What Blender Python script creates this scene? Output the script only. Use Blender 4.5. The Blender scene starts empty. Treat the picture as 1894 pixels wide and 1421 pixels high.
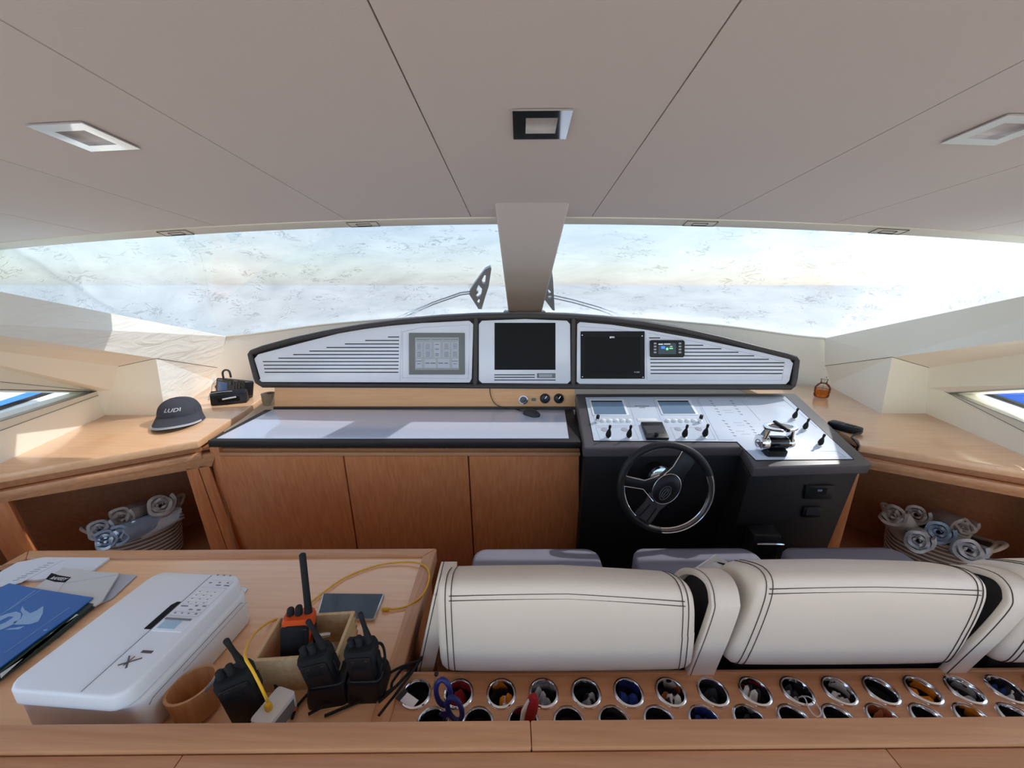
import bpy, bmesh, math, random
from mathutils import Vector, Matrix, noise
random.seed(7)
SC = bpy.context.scene
COL = SC.collection
V3 = Vector
# ------------------------------------------------------------------ camera, sky, sun, exposure
FPX, CX, CY = 700.0, 947.0, 710.5
PITCH = math.atan(185 / 700.0)
YAW = math.atan(16 * math.cos(PITCH) / 700.0)
EYE = V3((0, 0, 1.65))
cd = bpy.data.cameras.new('camera')
cam = bpy.data.objects.new('camera', cd)
COL.objects.link(cam)
cd.sensor_fit = 'HORIZONTAL'
cd.sensor_width = 36.0
cd.lens = FPX * 36.0 / 1894.0
cd.clip_start = 0.02
cam.location = EYE
cam.rotation_euler = (math.pi / 2 - PITCH, 0, YAW)
SC.camera = cam

SUN_DIR = V3((0.95, 0.42, 1.0)).normalized()          # towards the sun
world = bpy.data.worlds.new('world')
SC.world = world
world.use_nodes = True
wn = world.node_tree
wn.nodes.clear()
wo = wn.nodes.new('ShaderNodeOutputWorld')
wb = wn.nodes.new('ShaderNodeBackground')
ws = wn.nodes.new('ShaderNodeTexSky')
ws.sky_type = 'NISHITA'
ws.sun_disc = False
ws.sun_elevation = math.asin(SUN_DIR.z)
ws.sun_rotation = math.atan2(SUN_DIR.x, SUN_DIR.y)
ws.air_density = 1.0
ws.dust_density = 0.7
wb.inputs['Strength'].default_value = 0.26
wn.links.new(ws.outputs[0], wb.inputs[0])
wn.links.new(wb.outputs[0], wo.inputs[0])

sd = bpy.data.lights.new('sun', 'SUN')
sd.energy = 7.2
sd.color = (1.0, 0.97, 0.93)
sd.angle = 0.012
sun = bpy.data.objects.new('sun', sd)
COL.objects.link(sun)
sun.location = (5, 5, 8)
sun.rotation_euler = (-SUN_DIR).to_track_quat('-Z', 'Y').to_euler()

vs = SC.view_settings
vs.view_transform = 'Standard'
vs.look = 'None'
vs.exposure = 0.50
vs.gamma = 1.0
vs.use_curve_mapping = False
SC.cycles.max_bounces = 12
SC.cycles.diffuse_bounces = 6
SC.cycles.transparent_max_bounces = 12
SC.cycles.sample_clamp_indirect = 6.0

# ------------------------------------------------------------------ measuring helpers: a pixel of the photograph met with a real plane
def ray(x, y):
    u = (x - CX) / FPX
    v = (y - CY) / FPX
    cp, sp = math.cos(PITCH), math.sin(PITCH)
    a, b, c = u, cp - v * sp, -sp - v * cp
    cy, sy = math.cos(YAW), math.sin(YAW)
    return V3((a * cy - b * sy, a * sy + b * cy, c))

def at(x, y, p, n):
    r = ray(x, y)
    n = V3(n)
    return EYE + r * ((V3(p) - EYE).dot(n) / r.dot(n))

def az(x, y, z): return at(x, y, (0, 0, z), (0, 0, 1))
def ay(x, y, Y): return at(x, y, (0, Y, 0), (0, 1, 0))
def ax(x, y, X): return at(x, y, (X, 0, 0), (1, 0, 0))

# ------------------------------------------------------------------ materials
def S(r, g, b):
    def f(c):
        c /= 255.0
        return c / 12.92 if c <= 0.04045 else ((c + 0.055) / 1.055) ** 2.4
    return (f(r), f(g), f(b), 1.0)

def mat(name, col, rough=0.5, metal=0.0, var=0.0, nscale=8.0, bump=0.0, bscale=200.0, coat=0.0, spec=0.5, emit=None, estr=0.0, trans=0.0, ior=1.45):
    m = bpy.data.materials.new(name)
    m.use_nodes = True
    nt = m.node_tree
    b = nt.nodes['Principled BSDF']
    b.inputs['Base Color'].default_value = col
    b.inputs['Roughness'].default_value = rough
    b.inputs['Metallic'].default_value = metal
    b.inputs['Specular IOR Level'].default_value = spec
    b.inputs['Coat Weight'].default_value = coat
    b.inputs['Coat Roughness'].default_value = 0.05
    b.inputs['Transmission Weight'].default_value = trans
    b.inputs['IOR'].default_value = ior
    if emit:
        b.inputs['Emission Color'].default_value = emit
        b.inputs['Emission Strength'].default_value = estr
    tc = nt.nodes.new('ShaderNodeTexCoord')
    if var > 0:
        n = nt.nodes.new('ShaderNodeTexNoise')
        n.inputs['Scale'].default_value = nscale
        n.inputs['Detail'].default_value = 5
        nt.links.new(tc.outputs['Object'], n.inputs['Vector'])
        mx = nt.nodes.new('ShaderNodeMix')
        mx.data_type = 'RGBA'
        mx.inputs[6].default_value = tuple(c * (1 - var) for c in col[:3]) + (1,)
        mx.inputs[7].default_value = tuple(min(1, c * (1 + var)) for c in col[:3]) + (1,)
        nt.links.new(n.outputs['Fac'], mx.inputs[0])
        nt.links.new(mx.outputs[2], b.inputs['Base Color'])
    if bump > 0:
        n2 = nt.nodes.new('ShaderNodeTexNoise')
        n2.inputs['Scale'].default_value = bscale
        n2.inputs['Detail'].default_value = 3
        nt.links.new(tc.outputs['Object'], n2.inputs['Vector'])
        bp = nt.nodes.new('ShaderNodeBump')
        bp.inputs['Strength'].default_value = bump
        bp.inputs['Distance'].default_value = 0.004
        nt.links.new(n2.outputs['Fac'], bp.inputs['Height'])
        nt.links.new(bp.outputs[0], b.inputs['Normal'])
    return m

def wood(name, c1, c2, axis='X', rough=0.38, coat=0.25):
    m = bpy.data.materials.new(name)
    m.use_nodes = True
    nt = m.node_tree
    b = nt.nodes['Principled BSDF']
    b.inputs['Roughness'].default_value = rough
    b.inputs['Coat Weight'].default_value = coat
    b.inputs['Coat Roughness'].default_value = 0.14
    tc = nt.nodes.new('ShaderNodeTexCoord')
    mp = nt.nodes.new('ShaderNodeMapping')
    k = {'X': (1.2, 26, 26), 'Y': (26, 1.2, 26), 'Z': (26, 26, 1.2)}[axis]
    mp.inputs['Scale'].default_value = k
    nt.links.new(tc.outputs['Object'], mp.inputs[0])
    n = nt.nodes.new('ShaderNodeTexNoise')
    n.inputs['Scale'].default_value = 3.2
    n.inputs['Detail'].default_value = 8
    n.inputs['Distortion'].default_value = 0.35
    nt.links.new(mp.outputs[0], n.inputs['Vector'])
    cr = nt.nodes.new('ShaderNodeValToRGB')
    cr.color_ramp.elements[0].position = 0.3
    cr.color_ramp.elements[0].color = c2
    cr.color_ramp.elements[1].position = 0.72
    cr.color_ramp.elements[1].color = c1
    nt.links.new(n.outputs['Fac'], cr.inputs[0])
    nt.links.new(cr.outputs[0], b.inputs['Base Color'])
    n3 = nt.nodes.new('ShaderNodeTexNoise')
    n3.inputs['Scale'].default_value = 14
    nt.links.new(mp.outputs[0], n3.inputs['Vector'])
    bp = nt.nodes.new('ShaderNodeBump')
    bp.inputs['Strength'].default_value = 0.12
    bp.inputs['Distance'].default_value = 0.002
    nt.links.new(n3.outputs['Fac'], bp.inputs['Height'])
    nt.links.new(bp.outputs[0], b.inputs['Normal'])
    return m

W1, W2 = S(216, 160, 117), S(197, 140, 98)
M = {}
M['wood_top_lit'] = wood('oak_top_lit', S(248, 200, 156), S(238, 184, 138), 'X', 0.3, 1.0)  # same oak, lightened and glossed to carry the sky light on level tops
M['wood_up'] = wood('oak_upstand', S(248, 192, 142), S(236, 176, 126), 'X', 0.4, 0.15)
M['wood_x'] = wood('oak_grain_across', W1, W2, 'X')
M['wood_y'] = wood('oak_grain_fore_aft', W1, W2, 'Y')
M['wood_z'] = wood('oak_grain_upright', S(220, 144, 92), S(200, 122, 74), 'Z')
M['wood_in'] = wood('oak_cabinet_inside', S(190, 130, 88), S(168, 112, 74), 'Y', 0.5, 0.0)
M['ceiling'] = mat('ceiling_vinyl', S(218, 208, 200), 0.6, var=0.015, nscale=3, bump=0.05, bscale=260)
M['backing'] = mat('ceiling_backing', S(70, 66, 62), 0.9)
M['liner'] = mat('cream_liner', S(250, 245, 231), 0.55, var=0.02, nscale=4, bump=0.06, bscale=300)
M['beam'] = mat('cream_beam', S(226, 222, 208), 0.6, var=0.02)
M['cream'] = mat('cream_leather', S(228, 212, 195), 0.45, var=0.03, nscale=6, bump=0.12, bscale=420)
M['cream2'] = mat('cream_leather_side', S(230, 215, 198), 0.5, var=0.03, nscale=6, bump=0.12, bscale=420)
M['thread'] = mat('dark_thread', S(66, 54, 48), 0.8)
M['greylea'] = mat('grey_leather', S(136, 135, 151), 0.38, var=0.05, nscale=9, bump=0.15, bscale=380)
M['darklea'] = mat('dark_leather', S(62, 57, 57), 0.42, var=0.06, nscale=10, bump=0.12, bscale=420)
M['blacklea'] = mat('black_leather', S(30, 27, 28), 0.5, var=0.05, nscale=10, bump=0.12, bscale=420)
M['rimlea'] = mat('grey_brown_rim', S(92, 86, 88), 0.35, var=0.05, nscale=8, bump=0.1, bscale=420)
M['panel'] = mat('pale_gloss_panel', S(232, 236, 248), 0.22, var=0.01, coat=0.3)
M['consolepanel'] = mat('white_console_panel', S(220, 230, 246), 0.3, var=0.01, coat=0.2)
M['chart'] = mat('white_chart_glass', S(206, 214, 234), 0.16, var=0.01, coat=0.6)
M['gap'] = mat('black_gap', S(10, 10, 12), 0.9)
M['line'] = mat('panel_line', S(168, 172, 186), 0.6)
M['mark'] = mat('grey_marking', S(128, 132, 142), 0.6)
M['black'] = mat('black_plastic', S(22, 22, 24), 0.42, var=0.08, nscale=30)
M['blackgloss'] = mat('black_glass', S(8, 8, 10), 0.06, coat=0.5)
M['blackmat'] = mat('black_rubber', S(20, 20, 22), 0.75, var=0.1, nscale=40)
M['screen_off'] = mat('switched_off_screen', S(9, 9, 11), 0.4, spec=0.2)
M['dgrey'] = mat('dark_grey_plastic', S(52, 52, 56), 0.5, var=0.05)
M['chrome'] = mat('chrome', (0.82, 0.83, 0.85, 1), 0.07, 1.0)
M['steel'] = mat('brushed_steel', (0.62, 0.62, 0.63, 1), 0.24, 1.0, var=0.08, nscale=60)
M['gunmetal'] = mat('gunmetal', (0.16, 0.15, 0.15, 1), 0.3, 0.8)
M['lens'] = mat('frosted_lens', S(196, 190, 182), 0.35, var=0.05)
M['white'] = mat('white_plastic', S(238, 240, 244), 0.4, var=0.01)
M['white2'] = mat('white_plastic_side', S(236, 236, 234), 0.5, var=0.02)
M['paper'] = mat('white_paper', S(232, 236, 242), 0.7, var=0.02, nscale=20)
M['paper2'] = mat('ivory_paper', S(216, 216, 212), 0.65, var=0.03, nscale=12)
M['sleeve'] = mat('grey_sleeve', S(186, 192, 206), 0.35, var=0.03)
M['blue'] = mat('blue_card', S(46, 112, 190), 0.35, var=0.1, nscale=5)
M['bluelight'] = mat('pale_blue_print', S(150, 188, 226), 0.4, var=0.2, nscale=30)
M['green'] = mat('dark_green_card', S(40, 62, 56), 0.5)
M['orange'] = mat('orange_rubber', S(226, 84, 28), 0.5, var=0.05)
M['yellow'] = mat('yellow_cable', S(236, 180, 40), 0.45)
M['pine'] = wood('pale_pine', S(226, 196, 150), S(206, 172, 124), 'Y', 0.6, 0.0)
M['bamboo'] = wood('bamboo', S(206, 150, 98), S(184, 126, 76), 'Z', 0.5, 0.1)
M['navy'] = mat('navy_plastic', S(24, 28, 92), 0.4)
M['cap'] = mat('charcoal_twill', S(66, 68, 78), 0.85, var=0.08, nscale=60, bump=0.3, bscale=700)
M['silver'] = mat('silver_thread', S(214, 216, 220), 0.4)
M['screen_lcd'] = mat('grey_lcd', S(170, 172, 176), 0.25, var=0.05)
M['screen_blue'] = mat('dim_blue_lcd', S(118, 142, 168), 0.15, var=0.06, nscale=12)
M['screen_pale'] = mat('pale_lcd', S(176, 206, 224), 0.2)
M['radioscreen'] = mat('blue_radio_lcd', S(50, 82, 128), 0.2, emit=S(60, 100, 160), estr=0.12)
M['lit_green'] = mat('lit_green', S(120, 220, 130), 0.4, emit=S(120, 230, 140), estr=0.7)
M['lit_blue'] = mat('lit_blue', S(60, 120, 230), 0.4, emit=S(60, 120, 230), estr=0.7)
M['lit_white'] = mat('lit_white', S(220, 225, 230), 0.4, emit=S(220, 225, 230), estr=0.5)
M['wipergrey'] = mat('pale_wiper_grey', S(176, 184, 194), 0.45)
M['greybezel'] = mat('grey_bezel', S(120, 122, 122), 0.4)
M['weave'] = mat('woven_grass', S(150, 132, 108), 0.9, var=0.35, nscale=160, bump=0.5, bscale=240)
M['basket'] = mat('basket_taupe', S(128, 108, 96), 0.85, var=0.15, nscale=60, bump=0.4, bscale=300)
M['basketrope'] = mat('basket_rope', S(206, 192, 178), 0.85, var=0.12, nscale=80, bump=0.4, bscale=300)
M['tbeige'] = mat('beige_towel', S(196, 184, 174), 0.95, var=0.12, nscale=90, bump=0.9, bscale=260)
M['tblue'] = mat('pale_blue_towel', S(164, 184, 208), 0.95, var=0.12, nscale=90, bump=0.9, bscale=260)
M['tpale'] = mat('pale_grey_towel', S(202, 204, 208), 0.95, var=0.12, nscale=90, bump=0.9, bscale=260)
M['redcloth'] = mat('red_cloth', S(150, 30, 34), 0.9, var=0.2, nscale=50)
M['orangecloth'] = mat('orange_cloth', S(230, 140, 36), 0.9, var=0.15, nscale=50)
M['whitecloth'] = mat('white_cloth', S(226, 226, 226), 0.9, var=0.08, nscale=50)
M['bluecloth'] = mat('blue_cloth', S(34, 56, 130), 0.9, var=0.15, nscale=50)
M['rustcloth'] = mat('rust_cloth', S(170, 92, 54), 0.9, var=0.2, nscale=50)
M['greycloth'] = mat('grey_cloth', S(170, 174, 180), 0.9, var=0.15, nscale=50)
M['darkcloth'] = mat('dark_cloth', S(40, 40, 50), 0.9, var=0.2, nscale=50)
M['floor'] = wood('dark_sole', S(120, 84, 58), S(98, 66, 44), 'Y', 0.5, 0.0)
M['hull'] = mat('white_gelcoat', S(236, 238, 242), 0.3, var=0.01)
M['bluehull'] = mat('bright_blue_cover', S(38, 112, 220), 0.45, var=0.04)
M['quay'] = mat('pale_quay', S(192, 190, 182), 0.9, var=0.05, nscale=1.5)
M['orangejuice'] = mat('orange_liquid', S(240, 140, 40), 0.05, trans=0.85, ior=1.33)

def glass_mat(name, tint, refl=1.0):
    m = bpy.data.materials.new(name)
    m.use_nodes = True
    nt = m.node_tree
    nt.nodes.clear()
    o = nt.nodes.new('ShaderNodeOutputMaterial')
    t = nt.nodes.new('ShaderNodeBsdfTransparent')
    t.inputs[0].default_value = tint
    g = nt.nodes.new('ShaderNodeBsdfGlossy')
    g.inputs['Roughness'].default_value = 0.02
    fr = nt.nodes.new('ShaderNodeFresnel')
    fr.inputs['IOR'].default_value = 1.3
    mx = nt.nodes.new('ShaderNodeMixShader')
    ml = nt.nodes.new('ShaderNodeMath')
    ml.operation = 'MULTIPLY'
    ml.inputs[1].default_value = refl
    nt.links.new(fr.outputs[0], ml.inputs[0])
    nt.links.new(ml.outputs[0], mx.inputs[0])
    nt.links.new(t.outputs[0], mx.inputs[1])
    nt.links.new(g.outputs[0], mx.inputs[2])
    nt.links.new(mx.outputs[0], o.inputs[0])
    return m

M['glass'] = glass_mat('window_glass', (0.95, 0.97, 0.97, 1), 0.14)
M['bottleglass'] = glass_mat('bottle_glass', (0.96, 0.96, 0.95, 1), 1.0)

def tarp_mat():
    m = bpy.data.materials.new('white_mesh_cover')
    m.use_nodes = True
    nt = m.node_tree
    nt.nodes.clear()
    o = nt.nodes.new('ShaderNodeOutputMaterial')
    tc = nt.nodes.new('ShaderNodeTexCoord')
    mp = nt.nodes.new('ShaderNodeMapping')
    mp.inputs['Scale'].default_value = (1.0, 1.6, 1.6)
    nt.links.new(tc.outputs['Object'], mp.inputs[0])
    n1 = nt.nodes.new('ShaderNodeTexNoise')
    n1.inputs['Scale'].default_value = 3.0
    n1.inputs['Detail'].default_value = 9
    n1.inputs['Roughness'].default_value = 0.65
    n1.inputs['Distortion'].default_value = 0.6
    nt.links.new(mp.outputs[0], n1.inputs['Vector'])
    cr = nt.nodes.new('ShaderNodeValToRGB')
    cr.color_ramp.elements[0].position = 0.3
    cr.color_ramp.elements[0].color = S(154, 166, 174)
    cr.color_ramp.elements[1].position = 0.62
    cr.color_ramp.elements[1].color = S(182, 191, 197)
    nt.links.new(n1.outputs['Fac'], cr.inputs[0])
    # fine crease marks: thin veins where a warped noise crosses its middle value
    n2 = nt.nodes.new('ShaderNodeTexNoise')
    n2.inputs['Scale'].default_value = 9.0
    n2.inputs['Detail'].default_value = 4
    n2.inputs['Distortion'].default_value = 1.8
    nt.links.new(mp.outputs[0], n2.inputs['Vector'])
    s1 = nt.nodes.new('ShaderNodeMath'); s1.operation = 'SUBTRACT'; s1.inputs[1].default_value = 0.5
    a1 = nt.nodes.new('ShaderNodeMath'); a1.operation = 'ABSOLUTE'
    nt.links.new(n2.outputs['Fac'], s1.inputs[0])
    nt.links.new(s1.outputs[0], a1.inputs[0])
    n3 = nt.nodes.new('ShaderNodeTexNoise')
    n3.inputs['Scale'].default_value = 7.0
    nt.links.new(tc.outputs['Object'], n3.inputs['Vector'])
    th = nt.nodes.new('ShaderNodeMath'); th.operation = 'SUBTRACT'; th.inputs[1].default_value = 0.5; th.use_clamp = True
    nt.links.new(n3.outputs['Fac'], th.inputs[0])
    th2 = nt.nodes.new('ShaderNodeMath'); th2.operation = 'MULTIPLY'; th2.inputs[1].default_value = 0.17
    nt.links.new(th.outputs[0], th2.inputs[0])
    lt = nt.nodes.new('ShaderNodeMath'); lt.operation = 'LESS_THAN'
    nt.links.new(a1.outputs[0], lt.inputs[0])
    nt.links.new(th2.outputs[0], lt.inputs[1])
    cmx = nt.nodes.new('ShaderNodeMix'); cmx.data_type = 'RGBA'
    cmx.inputs[7].default_value = S(122, 134, 144)
    nt.links.new(lt.outputs[0], cmx.inputs[0])
    nt.links.new(cr.outputs[0], cmx.inputs[6])
    tl = nt.nodes.new('ShaderNodeBsdfTranslucent')
    df = nt.nodes.new('ShaderNodeBsdfDiffuse')
    tr = nt.nodes.new('ShaderNodeBsdfTransparent')
    nt.links.new(cmx.outputs[2], tl.inputs[0])
    nt.links.new(cmx.outputs[2], df.inputs[0])
    bp = nt.nodes.new('ShaderNodeBump')
    bp.inputs['Strength'].default_value = 0.5
    bp.inputs['Distance'].default_value = 0.02
    nt.links.new(n1.outputs['Fac'], bp.inputs['Height'])
    nt.links.new(bp.outputs[0], tl.inputs['Normal'])
    nt.links.new(bp.outputs[0], df.inputs['Normal'])
    m1 = nt.nodes.new('ShaderNodeMixShader'); m1.inputs[0].default_value = 0.62
    nt.links.new(tl.outputs[0], m1.inputs[1])
    nt.links.new(df.outputs[0], m1.inputs[2])
    m2 = nt.nodes.new('ShaderNodeMixShader'); m2.inputs[0].default_value = 0.23
    nt.links.new(m1.outputs[0], m2.inputs[1])
    nt.links.new(tr.outputs[0], m2.inputs[2])
    nt.links.new(m2.outputs[0], o.inputs[0])
    return m
M['tarp'] = tarp_mat()

def liner_wrinkled():
    m = mat('cream_liner_wrinkled', S(249, 247, 238), 0.5)
    nt = m.node_tree
    b = nt.nodes['Principled BSDF']
    tc = nt.nodes.new('ShaderNodeTexCoord')
    mp = nt.nodes.new('ShaderNodeMapping')
    mp.inputs['Rotation'].default_value = (0, 0.5, 0.4)
    mp.inputs['Scale'].default_value = (4, 1.4, 9)
    nt.links.new(tc.outputs['Object'], mp.inputs[0])
    n = nt.nodes.new('ShaderNodeTexNoise')
    n.inputs['Scale'].default_value = 1.6
    n.inputs['Detail'].default_value = 6
    n.inputs['Distortion'].default_value = 1.2
    nt.links.new(mp.outputs[0], n.inputs['Vector'])
    bp = nt.nodes.new('ShaderNodeBump')
    bp.inputs['Strength'].default_value = 0.55
    bp.inputs['Distance'].default_value = 0.02
    nt.links.new(n.outputs['Fac'], bp.inputs['Height'])
    nt.links.new(bp.outputs[0], b.inputs['Normal'])
    return m
M['wrinkle'] = liner_wrinkled()

# ------------------------------------------------------------------ mesh helpers
class MB:
    def __init__(self, mtx=None):
        self.v, self.f, self.m = [], [], mtx
    def _a(self, vs, fs):
        o = len(self.v)
        for p in vs:
            p = V3(p)
            self.v.append(self.m @ p if self.m is not None else p)
        self.f += [tuple(i + o for i in f) for f in fs]
        return self
    def poly(self, pts):
        return self._a(pts, [tuple(range(len(pts)))])
    def box(self, x0, x1, y0, y1, z0, z1):
        return self._a([(x0, y0, z0), (x1, y0, z0), (x1, y1, z0), (x0, y1, z0), (x0, y0, z1), (x1, y0, z1), (x1, y1, z1), (x0, y1, z1)],
                       [(3, 2, 1, 0), (4, 5, 6, 7), (0, 1, 5, 4), (1, 2, 6, 5), (2, 3, 7, 6), (3, 0, 4, 7)])
    def hexa(self, b, t):
        return self._a(list(b) + list(t), [(3, 2, 1, 0), (4, 5, 6, 7), (0, 1, 5, 4), (1, 2, 6, 5), (2, 3, 7, 6), (3, 0, 4, 7)])
    def prism(self, pts, vec):
        n = len(pts)
        vec = V3(vec)
        a = [V3(p) for p in pts]
        return self._a(a + [p + vec for p in a], [tuple(range(n))[::-1], tuple(range(n, 2 * n))] + [(i, (i + 1) % n, n + (i + 1) % n, n + i) for i in range(n)])
    def slab(self, pts, n, t0, t1):
        n = V3(n).normalized()
        return self.prism([V3(p) + n * t0 for p in pts], n * (t1 - t0))
    def loft(self, rings, closed=True, cap=True):
        k = len(rings[0])
        vs = [p for r in rings for p in r]
        fs = []
        for i in range(len(rings) - 1):
            for j in range(k if closed else k - 1):
                a, b = i * k + j, i * k + (j + 1) % k
                fs.append((a, b, b + k, a + k))
        if cap and closed:
            fs.append(tuple(range(k))[::-1])
            fs.append(tuple(range((len(rings) - 1) * k, len(rings) * k)))
        return self._a(vs, fs)
    def grid(self, fn, nu, nv):
        vs = [fn(i / nu, j / nv) for i in range(nu + 1) for j in range(nv + 1)]
        fs = [(i * (nv + 1) + j, (i + 1) * (nv + 1) + j, (i + 1) * (nv + 1) + j + 1, i * (nv + 1) + j + 1) for i in range(nu) for j in range(nv)]
        return self._a(vs, fs)
    def tube(self, pts, r, n=8, closed=False):
        pts = [V3(p) for p in pts]
        rs = r if isinstance(r, (list, tuple)) else [r] * len(pts)
        rings, up = [], None
        N = len(pts)
        for i, p in enumerate(pts):
            if closed:
                d = pts[(i + 1) % N] - pts[i - 1]
            else:
                d = pts[min(i + 1, N - 1)] - pts[max(i - 1, 0)]
            if d.length < 1e-9:
                d = V3((0, 0, 1))
            d.normalize()
            if up is None:
                up = V3((0, 0, 1)) if abs(d.z) < 0.9 else V3((1, 0, 0))
            x = up - d * up.dot(d)
            if x.length < 1e-6:
                x = d.orthogonal()
            x.normalize()
            y = d.cross(x)
            up = x
            rings.append([p + (x * math.cos(2 * math.pi * k / n) + y * math.sin(2 * math.pi * k / n)) * rs[i] for k in range(n)])
        if closed:
            rings.append(rings[0])
            return self.loft(rings, cap=False)
        return self.loft(rings)
    def lathe(self, prof, n=20, c=(0, 0, 0), axis=(0, 0, 1), xa=None, cap=True):
        c = V3(c)
        w = V3(axis).normalized()
        u = V3(xa).normalized() if xa is not None else w.orthogonal().normalized()
        v = w.cross(u)
        rings = [[c + w * z + (u * math.cos(2 * math.pi * k / n) + v * math.sin(2 * math.pi * k / n)) * max(r, 1e-5) for k in range(n)] for r, z in prof]
        return self.loft(rings, cap=cap)

def mesh_of(name, mb, material, shift=None, bevel=0.0, smooth=40, seg=2):
    bm = bmesh.new()
    vv = [bm.verts.new(p - shift if shift is not None else p) for p in mb.v]
    for f in mb.f:
        try:
            bm.faces.new([vv[i] for i in f])
        except ValueError:
            pass
    bmesh.ops.remove_doubles(bm, verts=bm.verts, dist=1e-6)
    bmesh.ops.recalc_face_normals(bm, faces=bm.faces)
    if bevel > 0:
        es = [e for e in bm.edges if len(e.link_faces) == 2 and e.calc_face_angle(0) > 0.5]
        bmesh.ops.bevel(bm, geom=es, offset=bevel, segments=seg, profile=0.5, affect='EDGES', clamp_overlap=True)
    me = bpy.data.meshes.new(name)
    bm.to_mesh(me)
    bm.free()
    me.materials.append(material)
    if smooth:
        for p in me.polygons:
            p.use_smooth = True
        try:
            me.set_sharp_from_angle(angle=math.radians(smooth))
        except Exception:
            pass
    return me

ROOT = {}     # object name -> its thing's world matrix

def thing(name, label, cat, loc=(0, 0, 0), rot=(0, 0, 0), group=None):
    o = bpy.data.objects.new(name, None)
    COL.objects.link(o)
    o.empty_display_size = 0.05
    o.location = loc
    o.rotation_euler = rot
    o['label'] = label
    o['category'] = cat
    if group:
        o['group'] = group
    ROOT[o.name] = V3(loc)
    return o

def part(name, mb, m, parent, bevel=0.0, smooth=40, seg=2, local=False, label=None, stuff=False):
    """a mesh under its thing (or under a part of it). Points are in the world unless local."""
    sh = None if local else ROOT[parent.name]
    me = mesh_of(name, mb, M[m] if isinstance(m, str) else m, sh, bevel, smooth, seg)
    o = bpy.data.objects.new(name, me)
    COL.objects.link(o)
    o.parent = parent
    ROOT[o.name] = ROOT[parent.name]
    if label:
        o['label'] = label
    if stuff:
        o['kind'] = 'stuff'
    return o

def single(name, mb, m, label=None, cat=None, kind=None, group=None, bevel=0.0, smooth=40, seg=2):
    """a top-level object that is one mesh; its origin is set at the middle of its base"""
    xs = [p.x for p in mb.v]; ys = [p.y for p in mb.v]; zs = [p.z for p in mb.v]
    b = V3(((min(xs) + max(xs)) / 2, (min(ys) + max(ys)) / 2, min(zs)))
    me = mesh_of(name, mb, M[m] if isinstance(m, str) else m, b, bevel, smooth, seg)
    o = bpy.data.objects.new(name, me)
    COL.objects.link(o)
    o.location = b
    ROOT[o.name] = b
    if label: o['label'] = label
    if cat: o['category'] = cat
    if kind: o['kind'] = kind
    if group: o['group'] = group
    return o

def dup(root, loc, rot, label=None, group=None, name=None):
    r = root.copy()
    COL.objects.link(r)
    r.location = loc
    r.rotation_euler = rot
    if label: r['label'] = label
    if group: r['group'] = group
    ROOT[r.name] = V3(loc)
    for ch in list(root.children):
        c = ch.copy()
        COL.objects.link(c)
        c.parent = r
        for g in list(ch.children):
            d = g.copy()
            COL.objects.link(d)
            d.parent = c
    return r

def spline(pts, n=8):
    """smooth path through points"""
    P = [V3(p) for p in pts]
    out = []
    for i in range(len(P) - 1):
        p0, p1, p2, p3 = P[max(i - 1, 0)], P[i], P[i + 1], P[min(i + 2, len(P) - 1)]
        for k in range(n):
            t = k / n
            out.append(0.5 * ((2 * p1) + (p2 - p0) * t + (2 * p0 - 5 * p1 + 4 * p2 - p3) * t * t + (3 * p1 - p0 - 3 * p2 + p3) * t ** 3))
    out.append(P[-1])
    return out

def text_mb(mb, s, mtx, size=1.0, depth=0.05, shear=0.0, bold=0.0):
    cu = bpy.data.curves.new('text', 'FONT')
    cu.body = s
    cu.size = size
    cu.extrude = depth
    cu.offset = bold
    cu.shear = shear
    cu.align_x = 'CENTER'
    cu.align_y = 'CENTER'
    cu.resolution_u = 3
    ob = bpy.data.objects.new('text', cu)
    COL.objects.link(ob)
    dg = bpy.context.evaluated_depsgraph_get()
    me = bpy.data.meshes.new_from_object(ob.evaluated_get(dg))
    mb._a([mtx @ v.co for v in me.vertices], [tuple(p.vertices) for p in me.polygons])
    bpy.data.objects.remove(ob)
    bpy.data.meshes.remove(me)
    return mb

def frame(o, x, y, n=None):
    """4x4 matrix with origin o, x axis, y axis (made square), z = x cross y"""
    x = V3(x).normalized()
    y = V3(y)
    y = (y - x * y.dot(x)).normalized()
    z = x.cross(y)
    m = Matrix((x, y, z)).transposed().to_4x4()
    m.translation = V3(o)
    return m

def rrect(x0, x1, y0, y1, r, n=4):
    out = []
    for cx, cy, a0 in ((x1 - r, y0 + r, -90), (x1 - r, y1 - r, 0), (x0 + r, y1 - r, 90), (x0 + r, y0 + r, 180)):
        for k in range(n + 1):
            a = math.radians(a0 + 90 * k / n)
            out.append((cx + r * math.cos(a), cy + r * math.sin(a)))
    return out

def ceil_z(X, Y): return 2.0484 - 0.091 * Y - 0.0194 * X * X
# ================================================================== STRUCTURE
mb = MB().box(-3.0, 3.0, -2.6, 3.2, -0.05, 0.0)
single('floor', mb, 'floor', kind='structure', smooth=0)
mb = MB().box(-1500, 1500, -1500, 1500, -1.6, -1.5)
single('ground', mb, 'quay', kind='structure', smooth=0)

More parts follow.
